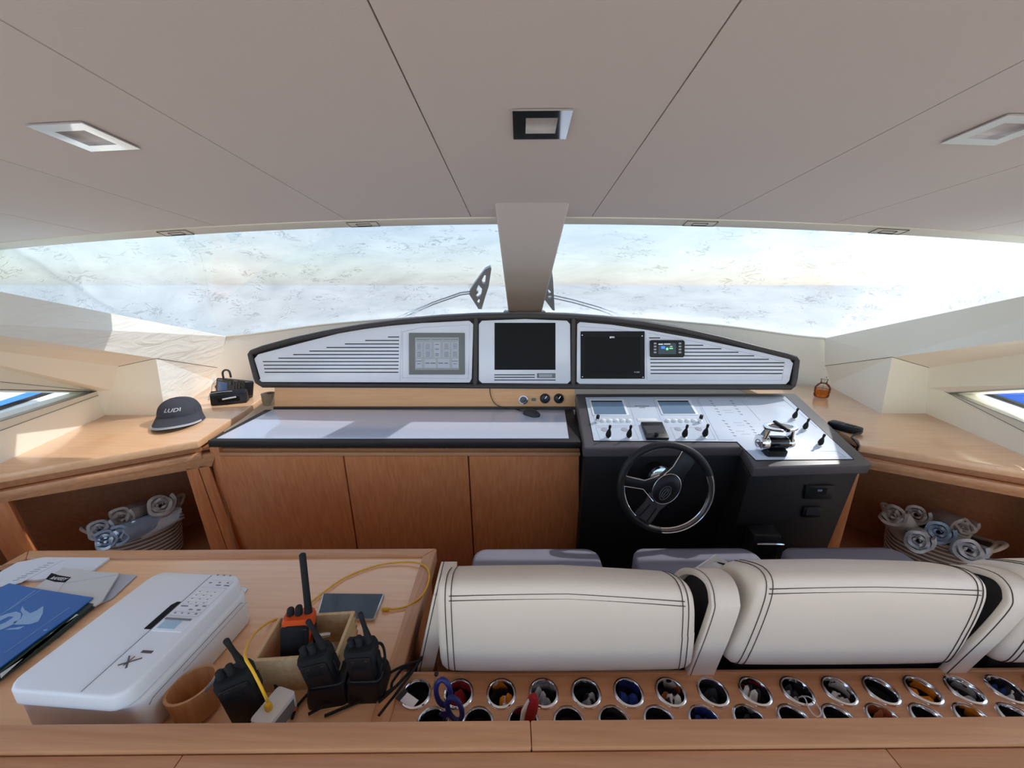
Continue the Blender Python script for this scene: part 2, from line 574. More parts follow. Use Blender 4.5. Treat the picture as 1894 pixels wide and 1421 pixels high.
# ceiling: backing shell with vinyl panels under it, open joints between them
CEIL_BACK = -1.15  # unseen aft edge, cut short to admit sky light from behind
mb = MB()
def csheet(x0, x1, y0, y1, dz, nx):
    m2 = MB()
    rings = []
    for i in range(nx + 1):
        X = x0 + (x1 - x0) * i / nx
        rings.append([(X, y0, ceil_z(X, y0) + dz), (X, y1, ceil_z(X, y1) + dz), (X, y1, ceil_z(X, y1) + dz + 0.016), (X, y0, ceil_z(X, y0) + dz + 0.016)])
    m2.loft(rings)
    return m2
ceiling = single('ceiling', csheet(-2.32, 2.32, CEIL_BACK, 1.625, 0.02, 24), 'backing', kind='structure', smooth=20)
GRV = [-2.30, -1.70, -1.218, -0.6856, -0.1944, 0.274, 0.7528, 1.20, 1.72, 2.30]
LIGHTS = [(-0.916, 0.884), (0.04, 0.886), (0.96, 0.884)]
for i in range(len(GRV) - 1):
    a, b = GRV[i] + 0.0016, GRV[i + 1] - 0.0016
    hole = [l for l in LIGHTS if a < l[0] < b]
    m2 = csheet(a, b, CEIL_BACK, 1.60, 0.0, 6)
    if hole:
        lx, ly = hole[0]
        h = 0.053
        m2 = MB()
        for seg in (csheet(a, lx - h, CEIL_BACK, 1.60, 0, 3), csheet(lx + h, b, CEIL_BACK, 1.60, 0, 3), csheet(lx - h, lx + h, CEIL_BACK, ly - h, 0, 2), csheet(lx - h, lx + h, ly + h, 1.60, 0, 2)):
            m2._a(seg.v, seg.f)
    part('ceiling_panel', m2, 'ceiling', ceiling, smooth=20)

# beam along the windscreen top
rings = []
for i in range(41):
    X = -2.30 + 4.6 * i / 40
    z = ceil_z(X, 1.60)
    rings.append([(X, 1.596, z - 0.003), (X, 1.652, z - 0.018), (X, 1.672, z - 0.013), (X, 1.672, z + 0.04), (X, 1.596, z + 0.04)])
single('trim_1', MB().loft(rings), 'beam', kind='structure', smooth=30)

# windscreen surface: bottom and top paths, right half, mirrored for the left
def half(sgn):
    B = [(0, 3.15, 1.405), (0.7, 3.06, 1.395), (1.4, 2.79, 1.36), (1.97, 2.5, 1.305), (2.2, 2.1, 1.375), (2.25, 1.6, 1.46), (2.28, 0.85, 1.58)]
    T = [(0, 1.665), (0.6, 1.665), (1.2, 1.665), (1.8, 1.66), (2.2, 1.63), (2.27, 1.2), (2.29, 0.68)]
    bs = [V3((sgn * p[0], p[1], p[2])) for p in B]
    ts = [V3((sgn * p[0], p[1], ceil_z(p[0], p[1]) - 0.01)) for p in T]
    return bs, ts
def path_at(P, s):
    n = len(P) - 1
    i = min(int(s * n), n - 1)
    t = s * n - i
    p0, p1, p2, p3 = P[max(i - 1, 0)], P[i], P[i + 1], P[min(i + 2, n)]
    if i >= 3:
        return p1.lerp(p2, t)
    return 0.5 * ((2 * p1) + (p2 - p0) * t + (2 * p0 - 5 * p1 + 4 * p2 - p3) * t * t + (3 * p1 - p0 - 3 * p2 + p3) * t ** 3)
for sgn, nm, lab in ((-1, 'window_1', 'left'), (1, 'window_2', 'right')):
    bs, ts = half(sgn)
    def glass_fn(u, v):
        p = path_at(bs, u).lerp(path_at(ts, u), v)
        return p
    rows = []
    mb = MB().grid(lambda u, v: glass_fn(u, v), 36, 6)
    single(nm, mb, 'glass', kind='structure', smooth=60)
# centre post of the windscreen
rings = []
for k in range(9):
    t = k / 8
    Y = 1.40 + (3.06 - 1.40) * t
    z = 1.924 - 0.319 * (Y - 1.40)
    w = 0.1285 - 0.003 * t
    xc = 0.038 - 0.004 * t
    top = min(ceil_z(0, Y) + 0.004, 1.405 + (3.15 - Y) * 0.337 - 0.004)
    rings.append([(xc - w, Y, z + 0.004), (xc - w + 0.006, Y, z), (xc + w - 0.006, Y, z), (xc + w, Y, z + 0.004), (xc + w * 0.86, Y, max(top, z + 0.02)), (xc - w * 0.86, Y, max(top, z + 0.02))])
single('trim_2', MB().loft(rings), 'ceiling', kind='structure', smooth=30)
single('trim_3', MB().box(-0.13, 0.19, 2.88, 3.06, 1.37, 1.452), 'gunmetal', kind='structure', bevel=0.008)

# white cover outside the glass
rings = []
mb = MB()
def tarp_fn(u, v):
    s = abs(2 * u - 1)
    bs, ts = half(1 if u >= 0.5 else -1)
    b, t = path_at(bs, s), path_at(ts, s)
    vv = -0.55 + 1.63 * v
    p = b + (t - b) * vv
    out = V3((0.25 * math.copysign(min(s * 1.2, 1), 2 * u - 1), 0.45, 0.9)).normalized()
    q = p * 1.0
    w = noise.noise(V3((q.x * 2.3, q.y * 1.4, 3.1))) * 0.02 + abs(noise.noise(V3((q.x * 3.1 + q.y * 4, q.y * 5 - q.x * 1.6, 9.0)))) * 0.022 * (1.4 if q.x < -0.6 else 0.5)
    return p + out * (0.05 + w)
tarp = single('windscreen_cover', MB().grid(tarp_fn, 220, 60), 'tarp', 'crumpled white mesh cover stretched over the outside of the windscreen', 'cover', smooth=180)

# front liner below the windscreen
bsR, _ = half(1)
bsL, _ = half(-1)
def sill(u):
    s = abs(2 * u - 1) * 0.53
    return path_at(bsR if u >= 0.5 else bsL, s)
mb = MB().grid(lambda u, v: (lambda p: V3((p.x * (1 + 0.045 * (1 - v)), p.y - 0.015 - 0.02 * (1 - v), p.z * v)))(sill(u)), 32, 3)
single('wall_front', mb, 'liner', kind='structure', smooth=40)
mb = MB()
mb.tube([sill(i / 40) + V3((0, -0.012, 0.004)) for i in range(41)], 0.008, 6)
single('trim_4', mb, 'beam', kind='structure')

# side walls
ZC = 1.0   # counter height
def side_wall(sgn, name):
    if sgn > 0:
        fx = lambda x: x
        corner_b, box_b, rec_b, wall_b = V3((2.036, 2.47, ZC)), V3((1.876, 1.903, ZC)), V3((2.106, 1.908, ZC)), V3((1.975, 1.405, ZC))
        box_t, rec_t = ay(1665, 660, 1.9), ay(1718, 680, 1.905)
        corner_m = ay(1525, 677, 2.47)
        sof_e = ax(1894, 655, 1.985)
    else:
        corner_b, box_b, rec_b, wall_b = V3((-2.08, 2.47, ZC)), az(306, 768, ZC), V3((-2.125, 1.789, ZC)), V3((-1.943, 1.25, ZC))
        box_t, rec_t = ay(275, 662, box_b.y), ay(219, 678, 1.789)
        corner_m = ay(408, 681, 2.47)
        sof_e = ax(0, 650, -1.955)
    bs, _ = half(sgn)
    corner_t = V3((sgn * 1.955, 2.47, 1.312))
    d = (wall_b - rec_b)
    d /= abs(d.y)
    far_b = rec_b + d * (rec_b.y - 0.95)
    ds = (sof_e - rec_t)
    ds /= abs(ds.y)
    far_t = rec_t + ds * (rec_t.y - 0.95)
    # wall plane with the three-cornered window cut out
    nrm = (far_b - rec_b).cross(V3((0, 0, 1)))
    P = lambda x, y: at(x, y, rec_b, nrm)
    if sgn > 0:
        tip, tu, tl = P(1757, 727), P(1894, 720), P(1894, 781)
        otip, otu, otl = P(1736, 717), P(1894, 708), P(1894, 797)
    else:
        tip, tu, tl = P(176, 724), P(0, 721), P(0, 779)
        otip, otu, otl = P(194, 726), P(0, 707), P(0, 796)
    def ext(a, b, y):
        k = (y - a.y) / (b.y - a.y)
        return a + (b - a) * k
    YE = 1.06
    wu, wl = ext(tip, tu, YE), ext(tip, tl, YE)
    ru = rec_t + (far_t - rec_t) * 0.0
    mb = MB()
    def wq(pts): mb.slab(pts, nrm * (1 if nrm.x * sgn > 0 else -1), 0, 0.03)
    fore = rec_b.lerp(rec_t, (tip.z - ZC) / (rec_t.z - ZC))
    low0 = rec_b + V3((0, 0, -1.0)); low1 = far_b + V3((0, 0, -1.0))
    k1 = (rec_b.y - YE) / (rec_b.y - far_b.y)
    mid_b, mid_t = rec_b.lerp(far_b, k1), rec_t.lerp(far_t, k1)
    wq([rec_b, mid_b, wl, tip, fore])
    wq([fore, tip, wu, mid_t, rec_t])
    wq([mid_b, far_b, far_t, mid_t])
    oo = V3((sgn * 0.28, 0, 0))
    wq([low0 + oo, low1 + oo, far_b + oo, rec_b + oo])
    mb.poly([rec_b - V3((0, 0, 0.02)), far_b - V3((0, 0, 0.02)), far_b + oo, rec_b + oo])
    mb.poly([low0 + oo, rec_b + oo, box_b + V3((0, 0, 0)), box_b - V3((0, 0, 1))])
    w = single(name, mb, 'liner', kind='structure', smooth=0)
    # coaming over it, corner panel, return and soffit
    if sgn > 0:
        e_t, e_b = V3((1.73, 1.371, 1.61)), V3((1.715, 1.32, 1.467))
    else:
        e_t = at(0, 540, box_b, (corner_b - box_b).cross(V3((0, 0, 1))))
        e_b = at(0, 620, box_b, (corner_b - box_b).cross(V3((0, 0, 1))))
    e_t2 = e_t + (e_t - corner_t) * ((e_t.y - 0.85) / (corner_t.y - e_t.y))
    e_b2 = e_b + (e_b - corner_m) * ((e_b.y - 0.85) / (corner_m.y - e_b.y))
    wm = 'wrinkle' if sgn < 0 else 'liner'
    mb = MB()
    box_t2 = corner_m + (e_b2 - corner_m) * ((corner_m.y - box_t.y) / (corner_m.y - e_b2.y))
    outer = V3((sgn * 0.30, 0.0, -0.02))
    top2 = [corner_t, e_t2, e_t2 + V3((sgn * 0.56, 0, -0.02)), V3((sgn * 2.25, 1.6, 1.45)), V3((sgn * 2.2, 2.1, 1.37)), corner_t + V3((sgn * 0.02, 0.04, -0.005))]
    mb.poly([corner_m, box_t2, e_b2, e_t2, corner_t])
    mb.poly(top2)
    part('coaming_panel', mb, wm, w, smooth=0)
    mb = MB().poly([corner_b, box_b, box_t2, corner_m]).poly([corner_b - V3((0, 0, 1)), box_b - V3((0, 0, 1)), box_b, corner_b])
    part('corner_panel', mb, wm, w, smooth=0)
    mb = MB().poly([box_b, rec_b, rec_t, box_t2]).poly([box_b - V3((0, 0, 1)), rec_b - V3((0, 0, 1)), rec_b, box_b])
    part('return_panel', mb, 'liner', w, smooth=0)
    mb = MB().poly([box_t2, rec_t, far_t, e_b2])
    part('soffit_panel', mb, 'liner', w, smooth=0)
    for a, b in ((corner_m, box_t2), (corner_t, corner_b), (box_t2, rec_t), (rec_t, rec_b), (rec_t, far_t)):
        pass
    mb = MB()
    off = V3((-sgn * 0.0006, -0.0006, 0))
    for a, b in ((corner_m + off, box_t2 + off), (corner_t + off, corner_b + off), (box_t2 + off, rec_t + off)):
        mb.tube([a, b], 0.0013, 4)
    part('panel_seam', mb, M['thread'], w)
    # unseen aft side wall, kept low to let fill light onto the desk
    X = sgn * 2.28
    mb = MB().box(min(X, X + sgn * 0.04), max(X, X + sgn * 0.04), -0.9, 0.9, 0, 0.95)
    mb.box(min(far_b.x, X), max(far_b.x, X), 0.86, 0.9, 0, 1.70)
    part('side_panel', mb, 'liner', w, smooth=0)
    # window: raised border, reveal, pane
    n_in = nrm * (-1 if nrm.x * sgn > 0 else 1)
    n_in.normalize()
    ou, ol = ext(otip, otu, YE), ext(otip, otl, YE)
    mb = MB()
    mb.slab([otip, ou, wu, tip], n_in, -0.001, 0.006)
    mb.slab([otip, tip, wl, ol], n_in, -0.001, 0.006)
    wn_ = single('window_4' if sgn > 0 else 'window_3', mb, 'beam', kind='structure', bevel=0.0015)
    mb = MB()
    o1 = -n_in * 0.03
    o2 = -n_in * 0.10
    mb.poly([tip + o1 * 0, wu, wu + o2, tip + o2])
    mb.poly([tip, wl, wl + o2, tip + o2])
    part('window_reveal', mb, 'liner', wn_, smooth=0)
    lift = n_in * 0.0065
    mb = MB()
    for a, b in ((otip, ou), (otip, ol), (tip, wu), (tip, wl)):
        mb.tube([a + lift, b + lift], 0.0013, 4)
    part('frame_seam', mb, 'greybezel', wn_)
    mb = MB().slab([tip + o2, wu + o2, wl + o2], n_in, 0.0, 0.004)
    part('pane', mb, 'glass', wn_, smooth=0)
    return w
side_wall(1, 'wall_right')
side_wall(-1, 'wall_left')

# outside the side windows: bulwarks and what lies beyond them
pr = lambda x, y: ax(x, y, 2.62)
tb = [pr(1786, 719), pr(1894, 757), pr(1894 + 120, 799)]
mb = MB().prism(tb + [V3((2.62, tb[2].y, 0.2)), V3((2.62, tb[0].y + 0.2, 0.2))], (0.05, 0, 0))
bul = single('white_bulwark', mb, 'hull', 'white bulwark outside the right side window with a black rubber strip on top', 'bulwark', smooth=0)
mb = MB().tube([p + V3((0.02, 0, 0.008)) for p in tb], 0.011, 6)
part('rubber_strip', mb, 'blackmat', bul)
mb = MB().box(3.6, 3.9, 0.5, 3.1, -1.5, 1.15)
bh = single('blue_boat_cover', mb, 'bluehull', 'bright blue cover on the boat lying beyond the right side window', 'boat cover', bevel=0.1)
mb = MB().tube([ax(1838, 728, 3.6) - V3((0.004, 0, 0)), ax(1894, 716, 3.6) - V3((0.004, 0, 0))], 0.006, 5)
part('cover_seam', mb, 'blackmat', bh)
pl = lambda x, y: ax(x, y, -2.62)
tb = [pl(-150, 815), pl(0, 761), pl(122, 721), pl(150, 711)]
mb = MB().prism(tb + [V3((-2.62, tb[3].y + 0.2, 0.2)), V3((-2.62, tb[0].y, 0.2))], (-0.05, 0, 0))
bul2 = single('white_bulwark', mb, 'hull', 'white bulwark outside the left side window with a black rubber strip on top', 'bulwark', smooth=0)
mb = MB().tube([p + V3((-0.02, 0, 0.008)) for p in tb], 0.011, 6)
part('rubber_strip', mb, 'blackmat', bul2)
pl3 = lambda x, y: ax(x, y, -3.3)
tb = [pl3(-150, 806), pl3(0, 751), pl3(95, 720)]
bb = [pl3(-150, 822), pl3(0, 761), pl3(110, 722)]
mb = MB().prism(tb + bb[::-1], (-0.1, 0, 0))
single('blue_rail_cover', mb, 'bluehull', 'thin blue covered rail beyond the left side window', 'rail', smooth=0)

# ------------------------------------------------------------------ wipers
def wiper(sgn):
    G = lambda x, y: at(x, y, (0, 3.15, 1.405 + 0.012), (0, 0.337, 1))
    n = V3((0, 0.319, 0.948))
    if sgn < 0:
        t = thing('windscreen_wiper', 'grey wiper with a cut-out bracket on the windscreen left of the post', 'wiper', G(888, 540))
        br = [(907, 494), (909, 497), (904, 530), (898, 548), (891, 572), (885, 572), (868, 545), (869, 538), (876, 527), (884, 516), (897, 499)]
        holes = [[(896, 509), (899, 510), (897, 525), (893, 525), (891, 519)], [(885, 527), (892, 535), (890, 546), (884, 551), (880, 547), (885, 541), (881, 537)], [(886, 553), (888, 556), (886, 563), (882, 558)]]
        arms = [[(868, 541), (852, 543), (800, 561), (728, 591)], [(868, 545), (852, 547), (800, 565), (738, 592)]]
    else:
        t = thing('windscreen_wiper', 'grey wiper half hidden behind the right side of the windscreen post', 'wiper', G(1020, 545))
        br = [(1021, 503), (1023, 518), (1026, 575), (1022, 574), (1006, 553), (1004, 545), (1008, 530)]
        holes = [[(1014, 535), (1019, 540), (1018, 545), (1014, 541)], [(1014, 548), (1020, 548), (1019, 552), (1014, 552)]]
        arms = [[(1024, 548), (1060, 556), (1110, 570), (1175, 592)], [(1024, 553), (1060, 561), (1105, 574), (1168, 596)]]
    # bracket ring built as outline strips so the cut-outs stay open
    bm = bmesh.new()
    from mathutils.geometry import tessellate_polygon
    loops = [[G(*p) for p in br]] + [[G(*p) for p in h] for h in holes]
    flat = [p for l in loops for p in l]
    tris = tessellate_polygon(loops)
    mb = MB()
    up = n * 0.012
    k = len(flat)
    mb._a(flat + [p + up for p in flat], [tuple(f) for f in tris] + [tuple(i + k for i in f) for f in tris])
    o = 0
    for l in loops:
        m = len(l)
        mb._a([], [])
        base = len(mb.v) - 2 * k
        mb.f += [(base + o + i, base + o + (i + 1) % m, base + k + o + (i + 1) % m, base + k + o + i) for i in range(m)]
        o += m
    bm.free()
    part('bracket', mb, 'wipergrey', t, smooth=0)
    for a in arms:
        part('arm', MB().tube([G(*p) + n * 0.006 for p in a], 0.005, 6), 'wipergrey', t)
wiper(-1)
wiper(1)

# ================================================================== COUNTERS AND OPEN LOCKERS
def counter(sgn):
    if sgn > 0:
        e0, e1 = az(1590, 822, ZC), az(1894, 870, ZC)
        e1 = e0 + (e1 - e0) * 1.32
        w_r, w_b, w_c = V3((2.106, 1.908, ZC)), V3((1.876, 1.903, ZC)), V3((2.036, 2.47, ZC))
        w_d = (V3((1.975, 1.405, ZC)) - w_r) / (w_r.y - 1.405)
        w_e = w_r + w_d * (w_r.y - e1.y)
        e1 = V3((w_e.x, e1.y, ZC))
        back = [V3((1.46, 2.47, ZC)), V3((1.46, 1.55, ZC))]
        lab, nm = 'oak side counter to starboard carrying an orange bottle and a black handset', 'side_counter'
    else:
        e0, e1 = az(366, 815, ZC), az(0, 869, ZC)
        e1 = e0 + (e1 - e0) * 1.32
        w_r, w_b, w_c = V3((-2.125, 1.789, ZC)), az(306, 768, ZC), V3((-2.08, 2.47, ZC))
        w_d = (V3((-1.943, 1.25, ZC)) - w_r) / (w_r.y - 1.25)
        w_e = w_r + w_d * (w_r.y - e1.y)
        e1 = V3((w_e.x, e1.y, ZC))
        back = [V3((-1.28, 2.47, ZC)), az(484, 736, ZC), az(450, 761, ZC)]
        lab, nm = 'oak side counter to port carrying a grey cap and radios', 'side_counter'
    t = thing(nm, lab, 'counter', (e0 + e1) / 2 * 1.0 - V3((0, 0, ZC)) + V3((0, 0, 0.86)))
    pts = [e0, e1, w_e, w_r, w_b, w_c] + back
    pts = [pts[0], pts[1] + V3((sgn * 0.03, 0, 0)), w_r + V3((sgn * 0.03, 0, 0)), w_r + V3((sgn * 0.03, 0.02, 0)), w_b + V3((0, 0.02, 0)), w_c + V3((sgn * 0.02, 0, 0))] + back
    part('worktop', MB().prism([p - V3((0, 0, 0.036)) for p in pts], (0, 0, 0.036)), 'wood_top_lit', t, bevel=0.006, seg=3)
    u = (e1 - e0).normalized()
    inn = V3((0, 0, 1)).cross(u)
    if inn.y < 0: inn = -inn
    def bar(z0, z1, back0, depth, nm2, m='wood_x', bev=0.003):
        a, b = e0 + inn * back0, e1 + inn * back0
        part(nm2, MB().hexa([(a.x, a.y, z0), (b.x, b.y, z0), (b.x + inn.x * depth, b.y + inn.y * depth, z0), (a.x + inn.x * depth, a.y + inn.y * depth, z0)],
                            [(a.x, a.y, z1), (b.x, b.y, z1), (b.x + inn.x * depth, b.y + inn.y * depth, z1), (a.x + inn.x * depth, a.y + inn.y * depth, z1)]), m, t, bevel=bev)
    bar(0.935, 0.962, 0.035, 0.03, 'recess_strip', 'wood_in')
    bar(0.905, 0.934, 0.012, 0.03, 'rail', 'wood_x', 0.006)
    return t, e0, e1, u, inn
cR = counter(1)
cL = counter(-1)

def locker(sgn, c):
    _, e0, e1, u, inn = c
    lab = 'open oak locker to port holding a striped basket of towels' if sgn < 0 else 'open oak locker to starboard holding a striped basket of towels'
    t = thing('open_locker', lab, 'locker', ((e0 + e1) / 2 + inn * 0.2) * 1.0 - V3((0, 0, ZC)))
    # face plane, leaning: the foot stands further in
    fo = e0 + inn * 0.02 - V3((0, 0, 0.095))
    fn = u.cross(V3((0, 0.13 * inn.y, -1)) + inn * 0.13)
    fn = u.cross((inn * 0.11 - V3((0, 0, 1))).normalized())
    P = lambda x, y: at(x, y, fo, fn)
    def pl(pts, nm2, d=0.03, m='wood_z'):
        q = [P(*p) for p in pts]
        part(nm2, MB().prism(q, inn * d), m, t, bevel=0.002)
    if sgn < 0:
        pl([(-160, 942), (0, 913), (400, 838), (392, 863), (0, 931), (-160, 958)], 'top_rail', m='wood_x')
        pl([(-160, 958), (0, 931), (14, 928), (95, 1080), (40, 1080), (-8, 1004)], 'post')
        pl([(343, 867), (365, 863), (460, 1130), (425, 1130)], 'post')
        pl([(366, 862), (386, 861), (484, 1130), (461, 1130)], 'post', 0.06)
    else:
        pl([(1580, 842), (1894, 905), (2050, 934), (2050, 955), (1894, 922), (1575, 862)], 'top_rail', m='wood_x')
        pl([(1575, 862), (1593, 866), (1520, 1130), (1490, 1130)], 'post')
        pl([(2000, 945), (2050, 955), (2000, 1150), (1890, 1150)], 'post')
    # inside of the locker
    a = e0 - u * 0.03 + inn * 0.06
    b = e0 + u * (0.80 if sgn < 0 else 0.74) + inn * 0.06
    dep = 0.50
    back_a, back_b = a + inn * dep, b + inn * dep * 0.55 + u * 0.03
    zf, zt = 0.36, 0.93
    Z = lambda p, z: V3((p.x, p.y, z))
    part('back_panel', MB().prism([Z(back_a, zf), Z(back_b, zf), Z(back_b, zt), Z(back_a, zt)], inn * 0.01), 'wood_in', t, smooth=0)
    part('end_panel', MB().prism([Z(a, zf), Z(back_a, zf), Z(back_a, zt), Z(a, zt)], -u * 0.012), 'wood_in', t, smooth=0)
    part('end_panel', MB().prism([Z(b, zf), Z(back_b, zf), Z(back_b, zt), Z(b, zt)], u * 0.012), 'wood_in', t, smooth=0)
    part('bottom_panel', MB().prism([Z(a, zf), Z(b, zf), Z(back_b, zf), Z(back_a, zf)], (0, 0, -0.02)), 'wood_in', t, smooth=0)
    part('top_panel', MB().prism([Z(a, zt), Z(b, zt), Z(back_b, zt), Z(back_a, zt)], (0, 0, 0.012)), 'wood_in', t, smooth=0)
    part('plinth', MB().prism([Z(a, 0), Z(b, 0), Z(b, zf - 0.02), Z(a, zf - 0.02)], inn * 0.03), 'wood_x', t, smooth=0)
    return t
lockL = locker(-1, cL)
lockR = locker(1, cR)

# ================================================================== CHART TABLE AND ITS CABINET
CHN = V3((0, -0.004, 1)).normalized()
CHP = V3((0, 1.49, 1.0))
C = lambda x, y: at(x, y, CHP, CHN)
YR = 1.83
fl, fr = V3((-1.345, 1.482, 1.0)), V3((0.262, 1.505, 1.001))
rl, rr = C(490, 757), C(1061, 757)
t = thing('chart_table', 'white topped chart table with a dark leather edge', 'table', (-0.54, 1.66, 0.96))
part('edge', MB().prism([p - CHN * 0.034 for p in (fl, fr, rr, rl)], CHN * 0.032), 'blacklea', t, bevel=0.005)
il, ir, irr, irl = C(401, 811), C(1052, 811), C(1044, 758), C(505, 758)
part('glass_top', MB().prism([p - CHN * 0.004 for p in (il, ir, irr, irl)], CHN * 0.005), 'chart', t, smooth=0)

LEAN = 0.13
CAB0 = V3((0, 1.535, 0.95))
CABN = V3((0.0145, -1, -LEAN))
D = lambda x, y: at(x, y, CAB0, CABN)
t = thing('chart_cabinet', 'oak three-door cabinet under the white chart table', 'cabinet', (-0.54, 1.75, 0))
inw = V3((0, 1, 0))
def face(pts, nm, d=0.02, m='wood_z', pr_=0.0, bev=0.0015):
    return part(nm, MB().prism([p - inw * pr_ for p in pts], inw * (d + pr_)), m, t, bevel=bev)
zb = lambda x, y: D(x, y)
face([D(388, 832), D(1073, 832), D(1073, 837), D(393, 837)], 'recess_strip', 0.05, 'wood_in', -0.012)
face([D(405, 837), D(1073, 837), D(1073, 843), D(406, 843)], 'top_rail', 0.05, 'wood_x', 0.004)
face([D(387, 828), D(404, 828), D(462, 1130), D(446, 1130)], 'side_post', 0.05, 'wood_z', 0.0)
for x0, x1, X0, X1 in ((406, 634, 463, 677), (636, 865, 679, 881), (867, 1071, 883, 1071)):
    face([D(x0 + 0.4, 844.2), D(x1 - 0.4, 844.2), D(X1 - 0.4, 1130), D(X0 + 0.4, 1130)], 'door', 0.02)
body = [D(388, 836), D(1073, 836), D(1071, 1230), D(470, 1230)]
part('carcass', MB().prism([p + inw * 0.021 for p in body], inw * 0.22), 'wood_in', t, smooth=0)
b0, b1 = D(470, 1230), D(1071, 1230)
part('plinth', MB().box(b0.x, b1.x, b0.y + 0.03, b0.y + 0.2, 0.0, b0.z), 'wood_x', t, smooth=0)

# oak backsplash with the gauges
YB = 1.925
B = lambda x, y: ay(x, y, YB)
t = thing('backsplash', 'oak upstand under the instrument pod with round gauges', 'panel', (-0.5, YB, 1.02))
part('board', MB().prism([B(508, 756), B(1063, 756), B(1063, 712), B(508, 712)], (0, 0.03, 0)), 'wood_up', t, smooth=0)
part('bottom_strip', MB().prism([B(508, 757), B(1063, 757), B(1063, 752), B(508, 752)], (0, -0.012, 0)), 'darklea', t, smooth=0)
for x, y, r, kind in ((968, 739, 9.5, 0), (1008, 737, 10, 1), (1033.5, 737, 10, 1)):
    c = B(x, y)
    R = r * 1.88 / FPX * 1.0
    ring = MB().lathe([(R * 0.72, -0.001), (R * 0.76, 0.011), (R * 0.95, 0.011), (R, 0.004), (R, -0.001)], 24, c, (0, -1, 0), cap=False)
    g = part('gauge', MB().lathe([(0, 0.0), (R * 0.76, 0.0), (R * 0.74, 0.005), (0, 0.006)], 24, c, (0, -1, 0)), 'blackgloss' if kind else 'gunmetal', t)
    part('gauge_ring', ring, 'black' if kind else 'chrome', g)
    if kind:
        part('needle', MB().prism([c + V3((-R * .05, -0.0075, 0)), c + V3((R * .05, -0.0075, 0)), c + V3((R * .35, -0.0075, R * .5)), c + V3((R * .27, -0.0075, R * .53))], (0, -0.001, 0)), 'lit_white', g)
c = B(987, 739)
part('rocker_switch', MB().box(c.x - 0.012, c.x + 0.012, YB - 0.006, YB, c.z - 0.008, c.z + 0.008), 'greybezel', t, bevel=0.002)

# ================================================================== INSTRUMENT POD
PODN = V3((0, -1, 0.16)).normalized()
PODP = V3((0, 1.885, 1.12))
P = lambda x, y, o=0.0: at(x, y, PODP + PODN * o, PODN)
pod = thing('instrument_pod', 'arched instrument pod in dark leather with three pale panels under the windscreen', 'instrument panel', (0.02, 1.93, 1.11))
outer = [(487, 717), (474, 709), (470, 700), (461, 665), (459, 655), (464, 648), (485, 640), (540, 625), (600, 612), (670, 600), (740, 591), (810, 584.5), (880, 581), (965, 579.5), (1050, 581), (1120, 586), (1190, 594), (1260, 605.5), (1330, 621), (1400, 639), (1455, 652.5), (1473, 659), (1478, 667), (1474, 700), (1470, 715), (1462, 721), (975, 719)]
part('shell', MB().prism([P(x, y, -0.012) for x, y in outer], V3((0, 0.11, 0.0))), 'darklea', pod, bevel=0.012, seg=3)
pn = {
 'left': [(480, 706.5), (484, 700), (473, 664), (480, 655.5), (550, 637), (632, 616), (700, 605), (780, 598), (868, 593.5), (876, 600), (873, 700), (869, 707.5)],
 'mid': [(886, 600), (892, 593.5), (971, 590.5), (1048, 593.5), (1054, 600), (1055, 704), (1049, 709.5), (892, 708.5), (886, 703)],
 'right': [(1067, 600), (1072, 596), (1130, 601), (1198, 611), (1299, 629), (1401, 650.5), (1458, 664.5), (1464, 672), (1457, 704), (1451, 710.5), (1072, 710.5), (1066, 706)],
}
# padded rim: tubes round the outline and two uprights
ring = [P(x, y, 0.0) for x, y in outer]
cen = P(968, 665)
rim_pts = []
for x, y in outer:
    p = P(x, y, 0.002)
    rim_pts.append(p)
mbr = MB()
inset = []
for i, p in enumerate(rim_pts):
    a, b = rim_pts[i - 1], rim_pts[(i + 1) % len(rim_pts)]
    d = (b - a).normalized()
    nn = PODN.cross(d)
    if nn.dot(cen - p) < 0: nn = -nn
    inset.append(p + nn * 0.013)
mbr.tube(inset, 0.0145, 10, closed=True)
for x0, x1, y0, y1 in ((880.5, 879, 586, 713), (1060.5, 1060, 586, 714)):
    mbr.tube([P(x0, y0, 0.0), P(x1, y1, 0.0)], 0.013, 10)
part('padded_rim', mbr, 'darklea', pod, smooth=60)
panels = {}
for k, pts in pn.items():
    panels[k] = part('panel', MB().slab([P(x, y, -0.006) for x, y in pts], PODN, 0, 0.012), 'panel', pod, bevel=0.002)
def slab_px(par, nm, pts, o0, o1, m, bev=0.0, label=None, fn=None, n=None):
    fn = fn or P
    n = n or PODN
    return part(nm, MB().prism([fn(x, y, o0) for x, y in pts], n * (o1 - o0)), m, par, bevel=bev, label=label)
def rpx(x0, y0, x1, y1): return [(x0, y1), (x1, y1), (x1, y0), (x0, y0)]
FS = 0.0062     # just proud of the panel face
for i, (xl, xr, y) in enumerate([(718, 738.7, 623.6), (676, 738.6, 630), (638.5, 738.5, 636.5), (604.5, 738.4, 643), (573, 738.3, 649.6), (543.5, 738.2, 656), (516, 738.1, 662.6), (487, 738, 669), (488.5, 737.8, 675.6), (489.5, 737.6, 682.2), (490.5, 737.4, 688.8)]):
    slab_px(panels['left'], 'louver_slot', rpx(xl, y - 0.85, xr, y + 0.85), FS - 0.004, FS + 0.0004, 'gap')
